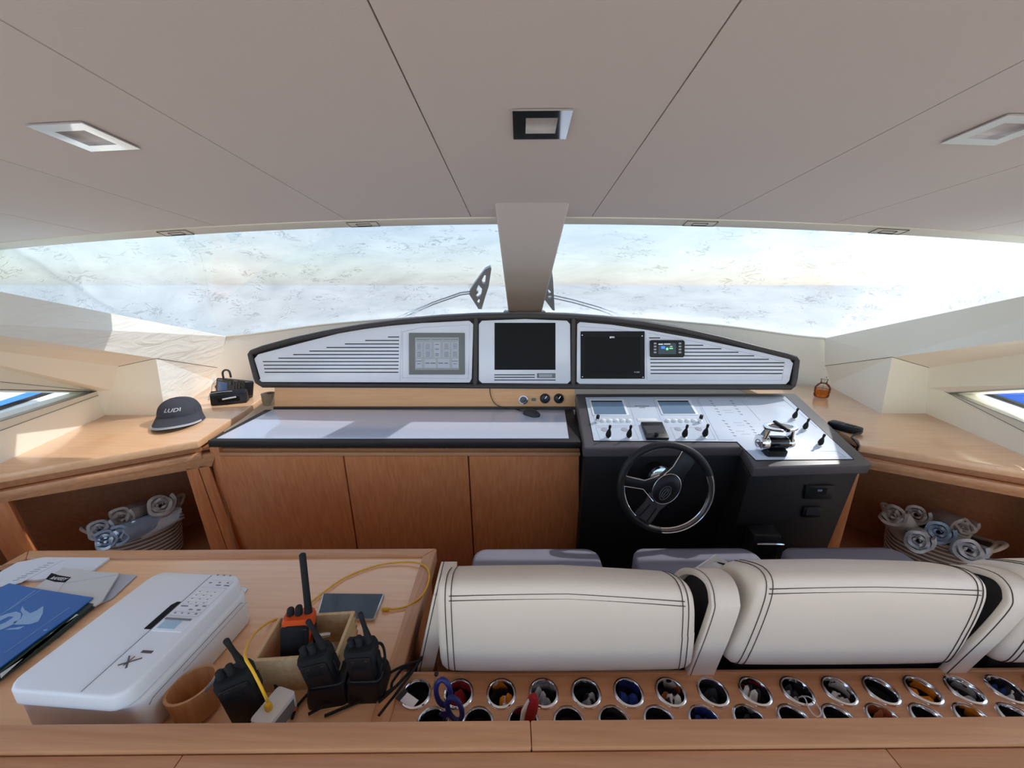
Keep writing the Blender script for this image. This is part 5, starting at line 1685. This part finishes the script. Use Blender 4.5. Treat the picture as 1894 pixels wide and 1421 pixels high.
t = sheet('printed_paper', 'curled white printed sheet lying on the blank papers', 'paper', [z6(600, 88), z6(700, 96), z6(230, 345), z6(60, 395), z6(-60, 380), z6(190, 200)], 0.0075, 0.0008, 'paper', g_)
mb = MB()
for k in range(9):
    a = 0.08 + k * 0.095
    p, q_ = V3(z6(560, 110) + (0,)).lerp(V3(z6(60, 360) + (0,)), a), V3(z6(660, 112) + (0,)).lerp(V3(z6(200, 340) + (0,)), a)
    q_ = p.lerp(q_, random.uniform(0.5, 0.9))
    mb.tube([Zp(p.x, p.y, 0.0086), Zp(q_.x, q_.y, 0.0086)], 0.0007, 4)
part('print', mb, 'mark', t, stuff=True)
t = sheet('white_brochure', 'pale grey brochure with a black name label', 'brochure', [z6(690, 192), z6(860, 225), z6(1310, 252), z6(1120, 560), z6(1040, 610), z6(380, 415)], 0.0095, 0.004, 'paper2', g_)
lb = part('label', MB().prism([Zp(*z6(*p), 0.0136) for p in ((565, 238), (650, 265), (780, 285), (712, 342), (600, 335), (500, 305))], (0, 0, 0.0004)), 'gap', t, smooth=0, label='black label with pale letters')
la, lbp, lc = Zp(*z6(548, 290), 0.0142), Zp(*z6(735, 312), 0.0142), Zp(*z6(672, 275), 0.0142)
mb = MB()
text_mb(mb, 'RAMSEY', frame((la + lbp) / 2, lbp - la, V3((0.006, 0.03, 0))), 0.0135, 0.0002, 0.0, 0.0003)
part('lettering', mb, 'paper2', lb, smooth=0)
mb = MB().tube([Zp(*z6(640, 440), 0.0138), Zp(*z6(700, 350), 0.0138), Zp(*z6(1310, 254), 0.0138)], 0.0007, 4)
part('fold', mb, 'sleeve', t)
sheet('plastic_sleeve', 'thin grey plastic sleeve between the brochure and the printer', 'sleeve', [z6(1315, 254), z6(1500, 268), z6(1230, 520), z6(1110, 575)], 0.002, 0.002, 'sleeve', g_)
t = sheet('green_booklet', 'thick booklet with a dark green cover under the blue folder', 'booklet', [z6(930, 585), z6(1040, 612), z6(640, 940), z6(0, 1420), z6(-300, 1560), z6(-330, 1400), z6(0, 1200)], 0.004, 0.010, 'green', g_)
part('page_edge', MB().prism([Zp(*z6(x, y), 0.0142) for x, y in ((835, 690), (860, 695), (560, 900), (10, 1395), (0, 1345), (380, 1090))], (0, 0, 0.0006)), 'paper2', t, smooth=0)
t = sheet('blue_folder', 'glossy blue folder with a pale print on its cover', 'folder', [z6(-420, 560), z6(0, 408), z6(105, 360), z6(440, 425), z6(1022, 516), z6(850, 660), z6(400, 985), z6(0, 1288), z6(-420, 1560)], 0.0155, 0.003, 'blue', g_)
fo = 0.0188
mb = MB()
def fpl(pts): mb.prism([Zp(*z6(x, y), fo) for x, y in pts], (0, 0, 0.0003))
fpl([(245, 600), (270, 640), (330, 680), (400, 650), (475, 600), (470, 680), (420, 770), (330, 800), (160, 805), (150, 780), (230, 740), (250, 690), (225, 650)])
fpl([(-60, 740), (60, 690), (180, 660), (230, 680), (230, 730), (150, 800), (40, 850), (-60, 880), (-60, 830), (60, 780), (150, 720), (100, 715), (-60, 790)])
fpl([(110, 845), (270, 820), (210, 855), (60, 862)])
part('cover_print', mb, 'bluelight', t, smooth=0)
mb = MB()
for a, b, r in (((45, 1120), (760, 615), 0.0009), ((385, 430), (-20, 720), 0.0012), ((440, 428), (100, 640), 0.0008), ((480, 866), (520, 860), 0.002)):
    mb.tube([Zp(*z6(*a), fo), Zp(*z6(*b), fo)], r, 4)
part('cover_line', mb, 'bluelight', t)
z5 = lambda x, y: (220 + x / 5.92, 1040 + y / 5.92)
t = sheet('printed_card', 'small printed white card sticking out behind the printer', 'card', [z5(1230, 290), z5(1260, 262), z5(1410, 292), z5(1310, 460), z5(1250, 480)], 0.001, 0.002, 'paper')
part('print', MB().prism([Zp(*z5(x, y), 0.0032) for x, y in ((1345, 345), (1360, 350), (1335, 405), (1318, 398))], (0, 0, 0.0003)), 'mark', t, smooth=0)

# printer
pt = V3((-0.788, 0.619, ZT))
FP = Matrix.Translation(pt) @ Matrix.Rotation(-0.045, 4, 'Z')
pr_ = thing('printer', 'white printer with a keypad and small screen standing on the desk', 'printer', pt, (0, 0, -0.045))
HX, HY, HZ = 0.110, 0.142, 0.116
lower = rrect(-HX - 0.004, HX + 0.018, -HY + 0.01, HY - 0.01, 0.022, 5)
upper = rrect(-HX, HX + 0.006, -HY, HY, 0.028, 5)
part('body', MB().loft([[V3((x * 0.98, y, 0.004)) for x, y in lower], [V3((x, y, 0.02)) for x, y in lower], [V3((x, y, 0.078)) for x, y in lower], [V3((x, y, 0.0835)) for x, y in rrect(-HX - 0.002, HX + 0.012, -HY + 0.004, HY - 0.004, 0.025, 5)]]), 'white2', pr_, local=True, smooth=50)
part('lid', MB().loft([[V3((x, y, 0.0845)) for x, y in upper], [V3((x, y, HZ - 0.007)) for x, y in upper], [V3((x * 0.985, y * 0.99, HZ - 0.002)) for x, y in upper], [V3((x * 0.955, y * 0.968, HZ)) for x, y in upper]]), 'white', pr_, local=True, smooth=50)
mb = MB()
sx = 0.036
mb.tube([(sx, HY - 0.006, HZ + 0.0002), (sx, -HY + 0.006, HZ + 0.0002)], 0.0009, 4)
part('cover_joint', mb, 'mark', pr_, local=True)
mb = MB()
mb.tube([(HX + 0.018, 0.108, 0.068), (HX + 0.0185, 0.102, 0.073), (HX + 0.0185, -0.108, 0.073), (HX + 0.018, -0.116, 0.066)], 0.0008, 4)
mb.tube([(HX + 0.0185, 0.118, 0.06), (HX + 0.0185, -0.05, 0.06)], 0.0005, 4)
part('flap_joint', mb, 'mark', pr_, local=True)
part('grip_slot', MB().prism([V3((x, y, HZ - 0.001)) for x, y in ((0.036, 0.056), (0.036, -0.013), (0.020, -0.013), (0.020, 0.047), (0.026, 0.056))], (0, 0, 0.0016)), 'gap', pr_, local=True, smooth=0)
dm = part('display', MB().box(0.038, 0.103, -0.016, 0.016, HZ - 0.002, HZ + 0.0015), 'white', pr_, local=True, bevel=0.001)
part('screen', MB().box(0.046, 0.084, -0.011, 0.008, HZ, HZ + 0.0022), 'screen_pale', dm, local=True, smooth=0)
part('screen_shade', MB().box(0.042, 0.1, 0.010, 0.0145, HZ, HZ + 0.0024), 'mark', dm, local=True, smooth=0)
for r in range(4):
    for c_ in range(3):
        part('key', MB().box(0.046 + c_ * 0.018, 0.058 + c_ * 0.018, 0.083 - r * 0.010, 0.090 - r * 0.010, HZ - 0.001, HZ + 0.0008), 'white2', pr_, local=True, bevel=0.0006)
mb = MB()
for r in range(4):
    for c_ in range(3):
        mb.box(0.050 + c_ * 0.018, 0.0535 + c_ * 0.018, 0.085 - r * 0.010, 0.087 - r * 0.010, HZ + 0.0008, HZ + 0.0011)
for x, y, w in ((0.072, 0.106, 0.012), (0.092, 0.106, 0.012), (0.044, 0.045, 0.016), (0.075, 0.047, 0.006), (0.092, 0.047, 0.008), (0.07, 0.037, 0.008), (0.088, 0.037, 0.008), (0.046, 0.027, 0.004), (0.062, 0.027, 0.003), (0.077, 0.027, 0.003), (0.093, 0.027, 0.005), (0.05, 0.112, 0.006), (0.072, 0.114, 0.005), (0.092, 0.114, 0.005)):
    mb.box(x, x + w, y, y + 0.0028, HZ, HZ + 0.0007)
part('key_print', mb, 'mark', pr_, local=True, smooth=0, stuff=True)
mb = MB()
for y in (0.0995, 0.052, 0.032, 0.021):
    mb.tube([(0.042, y, HZ + 0.0002), (0.104, y, HZ + 0.0002)], 0.0004, 4)
mb.tube([(0.105, 0.12, HZ + 0.0002), (0.105, 0.021, HZ + 0.0002)], 0.0004, 4)
mb.tube([(0.048, 0.122, HZ + 0.0002), (0.1, 0.122, HZ + 0.0002)], 0.0004, 4)
part('key_outline', mb, 'sleeve', pr_, local=True)
mb = MB()
for x in (0.05, 0.066, 0.082):
    mb.lathe([(0.0022, -0.001), (0.0022, 0.0006), (0, 0.0007)], 8, (x, 0.138, HZ), (0, 0, 1))
part('pad_dot', mb, 'mark', pr_, local=True, stuff=True)
mb = MB()
for a, b, r in (((0.050, -0.088), (0.080, -0.072), 0.0016), ((0.052, -0.070), (0.070, -0.092), 0.0016), ((0.060, -0.088), (0.063, -0.070), 0.0010)):
    mb.tube([(*a, HZ + 0.0004), (*b, HZ + 0.0004)], r, 4)
mb.box(0.066, 0.088, -0.062, -0.057, HZ, HZ + 0.0008)
part('logo', mb, 'gunmetal', pr_, local=True)

# bamboo cup with a stick in it
cu0 = az(338, 1335, ZT)
cu0.y = 0.535; cu0.x = -0.617
ca = V3((-0.12, 0.05, 1)).normalized()
t = thing('bamboo_cup', 'open bamboo pen cup between the printer and a black radio', 'cup', cu0)
part('wall', MB().lathe([(0.0, 0.0), (0.036, 0.0), (0.038, 0.02), (0.0415, 0.058), (0.0365, 0.058), (0.034, 0.02), (0.033, 0.006), (0, 0.006)], 28, cu0 + V3((0, 0, 0.004)), ca), 'bamboo', t, smooth=50)
t = thing('grey_stick', 'thin grey stick standing in the bamboo pen cup', 'stick', cu0 + V3((0.0, 0, 0.01)))
part('stem', MB().tube([cu0 + V3((-0.012, -0.012, 0.012)), az(402, 1252, 0.945)], 0.0032, 8), 'greybezel', t)

# hand-held radios
def radio_master(name, lab, body_m, front_m, loc, rot, group, ant_len=0.075, ant_r=(0.0062, 0.0045, 0.0052), tall=0.115):
    t = thing(name, lab, 'radio', loc, rot, group)
    w, d = 0.028, 0.018
    sec = lambda k, z, dy=0: [V3((x, y + dy, z)) for x, y in rrect(-w * k, w * k, -d * (0.8 + 0.2 * k), d * (0.8 + 0.2 * k), 0.009, 3)]
    part('body', MB().loft([sec(0.82, 0.0), sec(0.86, tall * 0.35), sec(0.92, tall * 0.62), sec(1.06, tall * 0.78), sec(1.08, tall * 0.93), sec(0.98, tall)]), body_m, t, local=True, smooth=50)
    fp_ = part('front_panel', MB().prism([V3((x, -d - 0.0035, z)) for x, z in rrect(-w * 0.86, w * 0.86, tall * 0.08, tall * 0.9, 0.008, 3)], (0, 0.006, 0)), front_m, t, local=True, bevel=0.0015)
    mb = MB()
    for k in range(4):
        mb.box(-w * 0.5, w * 0.5, -d - 0.0042, -d - 0.0025, tall * (0.66 + 0.035 * k), tall * (0.672 + 0.035 * k))
    part('speaker_slot', mb, 'gap', fp_, local=True, smooth=0)
    mb = MB()
    for x in (-0.45, -0.3, 0.55, 0.68):
        mb.box(w * x - 0.001, w * x + 0.001, -d - 0.0046, -d - 0.003, tall * 0.84, tall * 0.85)
    part('indicator', mb, 'steel', fp_, local=True, smooth=0)
    for x, h in ((-0.017, 0.017), (-0.001, 0.021)):
        part('knob', MB().lathe([(0.0075, 0), (0.0072, 0.006), (0.0066, h - 0.002), (0.005, h), (0, h)], 12, (x, 0, tall - 0.002), (0, 0, 1)), 'blackmat', t, local=True)
    a0 = V3((0.017, 0.004, tall - 0.004))
    dd = V3((-0.10, 0.02, 1)).normalized()
    part('antenna', MB().tube([a0, a0 + dd * 0.02, a0 + dd * (ant_len * 0.55), a0 + dd * (ant_len * 0.8), a0 + dd * (ant_len - 0.002), a0 + dd * ant_len], [ant_r[0] * 1.15, ant_r[0], ant_r[1], ant_r[1], ant_r[2], ant_r[2] * 0.7], 10), 'blackmat', t, local=True)
    part('talk_key', MB().box(w * 1.02, w * 1.02 + 0.004, -0.008, 0.008, tall * 0.5, tall * 0.78), 'blackmat', t, local=True, bevel=0.0015)
    return t
G1 = 'black hand-held radios on the desk'
def foot(x, y, z, base, Yd):
    """point on the desk for a radio whose top is seen at pixel x, y and that stands at depth Yd"""
    p = ay(x, y, Yd)
    return V3((p.x, Yd, base))
rA = radio_master('hand_radio', 'black hand-held radio beside the bamboo cup with the yellow plug before it', 'blackmat', 'black', foot(455, 1262, 0, ZT, 0.532), (0, 0, 0.45), G1)
pB = foot(603, 1208, 0, ZT, 0.575)
rB = dup(rA, pB, (0.04, -0.17, 0.18), 'black hand-held radio standing before the pine box, aerial tilted', G1)
rC = dup(rA, foot(675, 1200, 0, ZT, 0.585), (0.02, -0.06, 0.05), 'black hand-held radio standing between the pine box and the desk rim', G1)
rA.rotation_euler = (0.03, -0.13, 0.45)
for r_, lab in ((rB, 'black charging cradle under the radio before the pine box'), (rC, 'black charging cradle under the radio next to the desk rim')):
    l_ = r_.location
    t = thing('charging_cradle', lab, 'charger', (l_.x, l_.y, ZT), (0, 0, r_.rotation_euler.z), 'charging cradles under the radios')
    part('cup', MB().loft([[V3((x, y, z)) for x, y in rrect(-0.036 * k, 0.036 * k, -0.03 * k, 0.03 * k, 0.01, 3)] for z, k in ((0, 1.05), (0.018, 1.05), (0.038, 0.98), (0.044, 0.93))]), 'black', t, local=True)
    part('socket_rim', MB().tube([V3((x, y, 0.0445)) for x, y in rrect(-0.031, 0.031, -0.023, 0.023, 0.009, 3)], 0.002, 6, closed=True), 'dgrey', t, local=True)

# pine box with the orange radio
bz = 0.082
bfl, bfr = Zp(478, 1283, 0), Zp(633, 1271, 0)
brr = az(640, 1131, ZT + bz); brr.z = ZT
u_ = (bfr - bfl).normalized(); v_ = V3((-u_.y, u_.x, 0))
dep = (brr - bfr).dot(v_)
wid = (bfr - bfl).length
FB = frame(bfl, u_, v_)
bxm = thing('pine_box', 'open pine box on the desk holding a radio and cables', 'box', bfl, FB.to_euler())
tk = 0.007
part('front_board', MB().box(0, wid, 0, tk, 0, bz), 'pine', bxm, local=True, bevel=0.0008)
part('back_board', MB().box(0, wid, dep - tk, dep, 0, bz), 'pine', bxm, local=True, bevel=0.0008)
part('side_board', MB().box(0, tk, tk, dep - tk, 0, bz), 'pine', bxm, local=True, bevel=0.0008)
part('side_board', MB().box(wid - tk, wid, tk, dep - tk, 0, bz), 'pine', bxm, local=True, bevel=0.0008)
part('bottom_board', MB().box(tk, wid - tk, tk, dep - tk, 0, 0.005), 'pine', bxm, local=True)
mb = MB()
for k in range(5):
    mb.box(wid - 0.0005, wid + 0.0006, 0.0, tk, 0.006 + k * 0.016, 0.013 + k * 0.016)
    mb.box(wid - 0.0005, wid + 0.0006, dep - tk, dep, 0.006 + k * 0.016, 0.013 + k * 0.016)
part('finger_joint', mb, 'wood_in', bxm, local=True, smooth=0)
ol = FB @ V3((0.058, 0.050, 0.006))
ro_ = radio_master('orange_radio', 'orange and black hand-held radio with a thick straight aerial in the pine box', 'orange', 'blackmat', ol, (-0.10, 0.10, FB.to_euler().z + 0.10), 'orange', 0.138, (0.0072, 0.0068, 0.0068), 0.122)
del ro_['group']
mb = MB().box(-0.0305, 0.018, -0.0235, -0.012, 0.012, 0.108)
part('black_cover', mb, 'blackmat', ro_, local=True, bevel=0.006)
part('battery', MB().box(-0.026, 0.026, 0.012, 0.030, 0.006, 0.105), 'black', ro_, local=True, bevel=0.005)
cc0 = FB @ V3((0.10, 0.05, 0.02))
mb = MB()
for k in range(3):
    mb.tube(spline([FB @ V3((0.098 + k * 0.006, 0.036, 0.05)), FB @ V3((0.112 + k * 0.009, 0.045, 0.076 - k * 0.006)), FB @ V3((0.124 + k * 0.009, 0.04, 0.05)), FB @ V3((0.126 + k * 0.009, 0.03, 0.012))], 6), 0.0022, 6)
t = single('white_cable', mb, 'greycloth', 'looped pale cable with a metal plug in the pine box', 'cable')
part('plug', MB().lathe([(0.006, 0), (0.006, 0.022), (0.004, 0.03), (0, 0.03)], 8, FB @ V3((0.100, 0.052, 0.076)), FB.to_3x3() @ V3((1, 0.1, 0))), 'steel', t)

# phone with yellow cable and white charger
ph = [Zp(*p, 0.001) for p in ((585, 1152), (693, 1150), (711, 1103), (598, 1102))]
cph = sum((p for p in ph), V3((0, 0, 0))) / 4
t = thing('phone', 'black glass phone with a steel edge lying on the desk behind the pine box', 'phone', cph)
part('case', MB().prism(ph, (0, 0, 0.008)), 'steel', t, bevel=0.0015)
part('screen', MB().prism([cph + (p - cph) * 0.965 + V3((0, 0, 0.0075)) for p in ph], (0, 0, 0.001)), 'blackgloss', t, smooth=0)
wc = az(505, 1303, ZT + 0.045)
e1_, e2_ = az(480, 1350, ZT + 0.04), az(527, 1289, ZT + 0.04)
ck = V3((wc.x, wc.y, ZT))
FQ = frame(ck, (1, -0.25, 0), (0.25, 1, 0))
t = thing('white_charger', 'white charger block at the front rail with a yellow plug in it', 'charger', ck, FQ.to_euler())
part('block', MB().prism([V3((x, y, 0)) for x, y in rrect(-0.021, 0.021, -0.032, 0.032, 0.007, 4)], (0, 0, 0.043)), 'white2', t, local=True, bevel=0.002)
part('side_label', MB().box(0.0208, 0.0214, -0.024, 0.024, 0.006, 0.034), 'greybezel', t, local=True, smooth=0)
pz = ZT + 0.043
pl0 = az(498, 1311, pz)
t = thing('yellow_cable', 'yellow charging cable running from the white charger to the phone', 'cable', pl0)
yp = [pl0 + V3((0, 0, 0.012)), ay(487, 1280, 0.492), ay(468, 1242, 0.500), ay(454, 1217, 0.512), ay(456, 1199, 0.55), az(470, 1174, 0.90), az(500, 1150, 0.855), az(552, 1132, 0.855), az(596, 1098, 0.8555), az(640, 1068, 0.8545), az(700, 1046, 0.8545), az(755, 1040, 0.858), az(786, 1047, 0.861), az(794, 1068, 0.862), az(783, 1098, 0.861), az(760, 1118, 0.857), az(737, 1126, 0.8545), az(716, 1127.5, 0.8555)]
part('cord', MB().tube(spline(yp, 8), 0.0024, 8), 'yellow', t)
dq = (yp[1] - yp[0]).normalized()
part('plug', MB().lathe([(0, 0), (0.0062, 0.0), (0.0062, 0.018), (0.004, 0.024), (0, 0.024)], 12, pl0 + V3((0, 0, 0.0)), dq), 'yellow', t, smooth=50)
d2 = (az(702, 1127, 0.8555) - az(720, 1127.5, 0.8555)).normalized()
part('plug', MB().lathe([(0, 0), (0.0046, 0.0), (0.0046, 0.017), (0, 0.017)], 10, az(719, 1127.5, 0.8555), d2), 'yellow', t, smooth=50)

# black charger leads
cbs = [[(690, 1190, 0.93), (706, 1192, 0.925), (712, 1215, 0.92), (708, 1245, 0.89), (694, 1268, 0.862)],
       [(570, 1322, 0.862), (620, 1295, 0.862), (690, 1262, 0.862), (740, 1235, 0.865), (776, 1222, 0.868), (779, 1217, 0.869), (770, 1233, 0.866), (735, 1280, 0.858), (700, 1325, 0.857)],
       [(600, 1325, 0.857), (660, 1300, 0.857), (718, 1280, 0.857), (726, 1262, 0.857), (745, 1237, 0.86), (758, 1240, 0.86), (740, 1262, 0.86), (700, 1300, 0.858)],
       [(540, 1330, 0.856), (548, 1310, 0.856), (562, 1292, 0.856), (574, 1280, 0.858)],
       [(492, 1262, 0.87), (506, 1262, 0.87), (512, 1280, 0.862), (508, 1296, 0.858)]]
labs = ['black lead curving down from the radio next to the desk rim', 'long black lead looping over the desk rim toward the armrest loop', 'black lead coiled in front of the two charging cradles', 'short black lead between the white charger and the first cradle', 'black lead behind the yellow cable']
for pts, lab in zip(cbs, labs):
    single('black_lead', MB().tube(spline([az(*p) for p in pts], 8), 0.0028, 8), 'blackmat', lab, 'cable', group='black charger leads')
t = single('pink_earplug', MB().lathe([(0.004, -0.006), (0.007, -0.003), (0.0065, 0.003), (0.003, 0.009), (0, 0.009)], 12, az(541, 1313, ZT + 0.007), (1, 0.2, 0)), 'rustcloth', 'small pinkish knob on the desk right of the white charger', 'knob')

# ================================================================== BASKETS AND TOWELS
def basket(name, lab, c, ax_, rx, ry, ztop, zbot):
    ax_ = V3(ax_).normalized()
    F_ = frame((c.x, c.y, zbot), ax_, V3((-ax_.y, ax_.x, 0)))
    t = thing('towel_basket', lab, 'basket', F_.translation, F_.to_euler(), 'striped baskets in the open lockers')
    h = ztop - zbot
    def ring_(z, k, up=0.0):
        pts = []
        for j in range(40):
            a = 2 * math.pi * j / 40
            e = up * max(0, abs(math.cos(a)) - 0.75) / 0.25
            pts.append(V3((rx * k * math.cos(a), ry * k * math.sin(a), z + e * 0.03)))
        return pts
    prof = [(0, 0.78), (h * 0.3, 0.86), (h * 0.6, 0.93), (h * 0.85, 0.985), (h, 1.0)]
    outer = [ring_(z, k, z / h) for z, k in prof]
    inner = [ring_(z + 0.004, k - 0.035, z / h) for z, k in prof[::-1]]
    part('wall', MB().loft(outer + inner), 'basket', t, local=True, smooth=60)
    for i in range(11):
        f = 0.08 + 0.085 * i
        z = h * f
        k = 0.78 + 0.22 * (f ** 0.8)
        part('rope_band', MB().tube([p * 1.0 for p in ring_(z, k + 0.012, f)], 0.0036, 6, closed=True), 'basketrope', t, local=True)
    part('rim', MB().tube(ring_(h, 1.0, 1.0), 0.0075, 8, closed=True), 'basketrope', t, local=True)
    for s in (-1, 1):
        part('handle', MB().tube(spline([(s * rx * 0.93, -ry * 0.36, h + 0.008), (s * rx * 1.06, -ry * 0.30, h + 0.032), (s * rx * 1.15, 0, h + 0.045), (s * rx * 1.06, ry * 0.30, h + 0.032), (s * rx * 0.93, ry * 0.36, h + 0.008)], 6), 0.0075, 8), 'basketrope', t, local=True)
    return t, F_
def towel(m_, r, L):
    """one rolled towel along local x: a spiral of cloth with a thickness"""
    n, turns = 74, 3.1
    outp, inp = [], []
    for k in range(n + 1):
        a = 2 * math.pi * turns * k / n
        rr = r * (0.16 + 0.84 * k / n)
        w_ = 1 + 0.05 * math.sin(a * 2.3) + 0.03 * math.sin(a * 5.1)
        outp.append((rr * w_ * math.cos(a), rr * w_ * math.sin(a)))
        r2 = rr - min(r * 0.225, rr * 0.45)
        inp.append((r2 * w_ * math.cos(a), r2 * w_ * math.sin(a)))
    mb = MB()
    rings = []
    for k in range(n + 1):
        j = 0.012 * math.sin(k * 0.7)
        rings.append([V3((-L / 2 + j, *outp[k])), V3((-L / 4, *outp[k])), V3((L / 4, *outp[k])), V3((L / 2 + j, *outp[k])), V3((L / 2 + j, *inp[k])), V3((L / 4, *inp[k])), V3((-L / 4, *inp[k])), V3((-L / 2 + j, *inp[k]))])
    mb.loft(rings)
    return mb
def put_towel(px, py, z, r, L, dirv, tilt, m_, lab, grp):
    p = az(px, py, z)
    d_ = V3(dirv).normalized()
    d_ = V3((d_.x * math.cos(tilt), d_.y * math.cos(tilt), math.sin(tilt)))
    s_ = V3((0, 0, 1)).cross(d_).normalized()
    F_ = frame(p, d_, s_)
    t = thing('rolled_towel', lab, 'towel', p, F_.to_euler(), grp)
    part('cloth', towel(m_, r * 1.36, L * 1.1), m_, t, local=True, smooth=50)
BZ = 0.585
bl0, bl1 = az(172, 1000, BZ), az(340, 940, BZ)
cbl = (bl0 + bl1) / 2
axl = bl1 - bl0
perp = V3((-axl.y, axl.x, 0)).normalized()
if perp.dot(V3((0, 1, 0))) < 0: perp = -perp
hl_ = axl.length / 2
cbl = cbl + perp * 0.055
basket('towel_basket', 'striped basket of pale towels in the port locker', cbl, axl, hl_ * 0.98, hl_ * 0.70, BZ, 0.361)
gl = 'rolled towels in the port basket'
VL, VR = V3((0.78, -0.62, 0)), V3((-0.80, -0.60, 0))
put_towel(196, 978, 0.610, 0.036, 0.13, VL + V3((-0.3, -0.1, 0)), 0.50, 'tpale', 'pale rolled towel at the outer end of the port basket', gl)
put_towel(244, 950, 0.632, 0.040, 0.14, VL + V3((-0.5, -0.2, 0)), 0.35, 'tbeige', 'beige rolled towel lying at the back of the port basket', gl)
put_towel(297, 941, 0.630, 0.043, 0.14, VL, 0.65, 'tbeige', 'large beige rolled towel at the inner end of the port basket', gl)
put_towel(212, 990, 0.602, 0.034, 0.12, VL + V3((-0.4, -0.4, 0)), 0.35, 'tblue', 'pale blue rolled towel at the front of the port basket', gl)
put_towel(256, 976, 0.605, 0.036, 0.14, VL + V3((-0.9, -0.5, 0)), 0.25, 'tblue', 'pale blue rolled towel across the middle of the port basket', gl)
put_towel(296, 966, 0.588, 0.029, 0.13, axl + perp * 0.05, 0.1, 'tpale', 'folded pale towel along the front rim of the port basket', gl)
br0, br1 = az(1634, 958, BZ), az(1838, 1030, BZ)
axr = br1 - br0
perpr = V3((-axr.y, axr.x, 0)).normalized()
if perpr.dot(V3((1, 0.3, 0))) < 0: perpr = -perpr
cbr = (br0 + br1) / 2 + perpr * 0.05
hr_ = axr.length / 2
basket('towel_basket', 'striped basket of beige and blue towels in the starboard locker', cbr, axr, hr_ * 0.98, hr_ * 0.70, BZ, 0.361)
gr_ = 'rolled towels in the starboard basket'
put_towel(1664, 968, 0.602, 0.042, 0.13, VR + V3((0.2, 0.5, 0)), 0.75, 'tbeige', 'ribbed beige towel at the forward end of the starboard basket', gr_)
put_towel(1697, 954, 0.628, 0.036, 0.13, VR, 0.45, 'tbeige', 'plain beige towel at the back of the starboard basket', gr_)
put_towel(1757, 966, 0.628, 0.037, 0.14, VR + V3((0.5, -0.4, 0)), 0.30, 'tbeige', 'beige towel lying above the blue one in the starboard basket', gr_)
put_towel(1738, 984, 0.612, 0.039, 0.13, VR, 0.40, 'tblue', 'blue rolled towel in the middle of the starboard basket', gr_)
put_towel(1700, 997, 0.597, 0.038, 0.13, VR + V3((0.3, 0.2, 0)), 0.30, 'tpale', 'pale rolled towel at the front rim of the starboard basket', gr_)
put_towel(1784, 1014, 0.600, 0.040, 0.13, VR + V3((0.1, -0.2, 0)), 0.40, 'tpale', 'pale rolled towel at the aft end of the starboard basket', gr_)
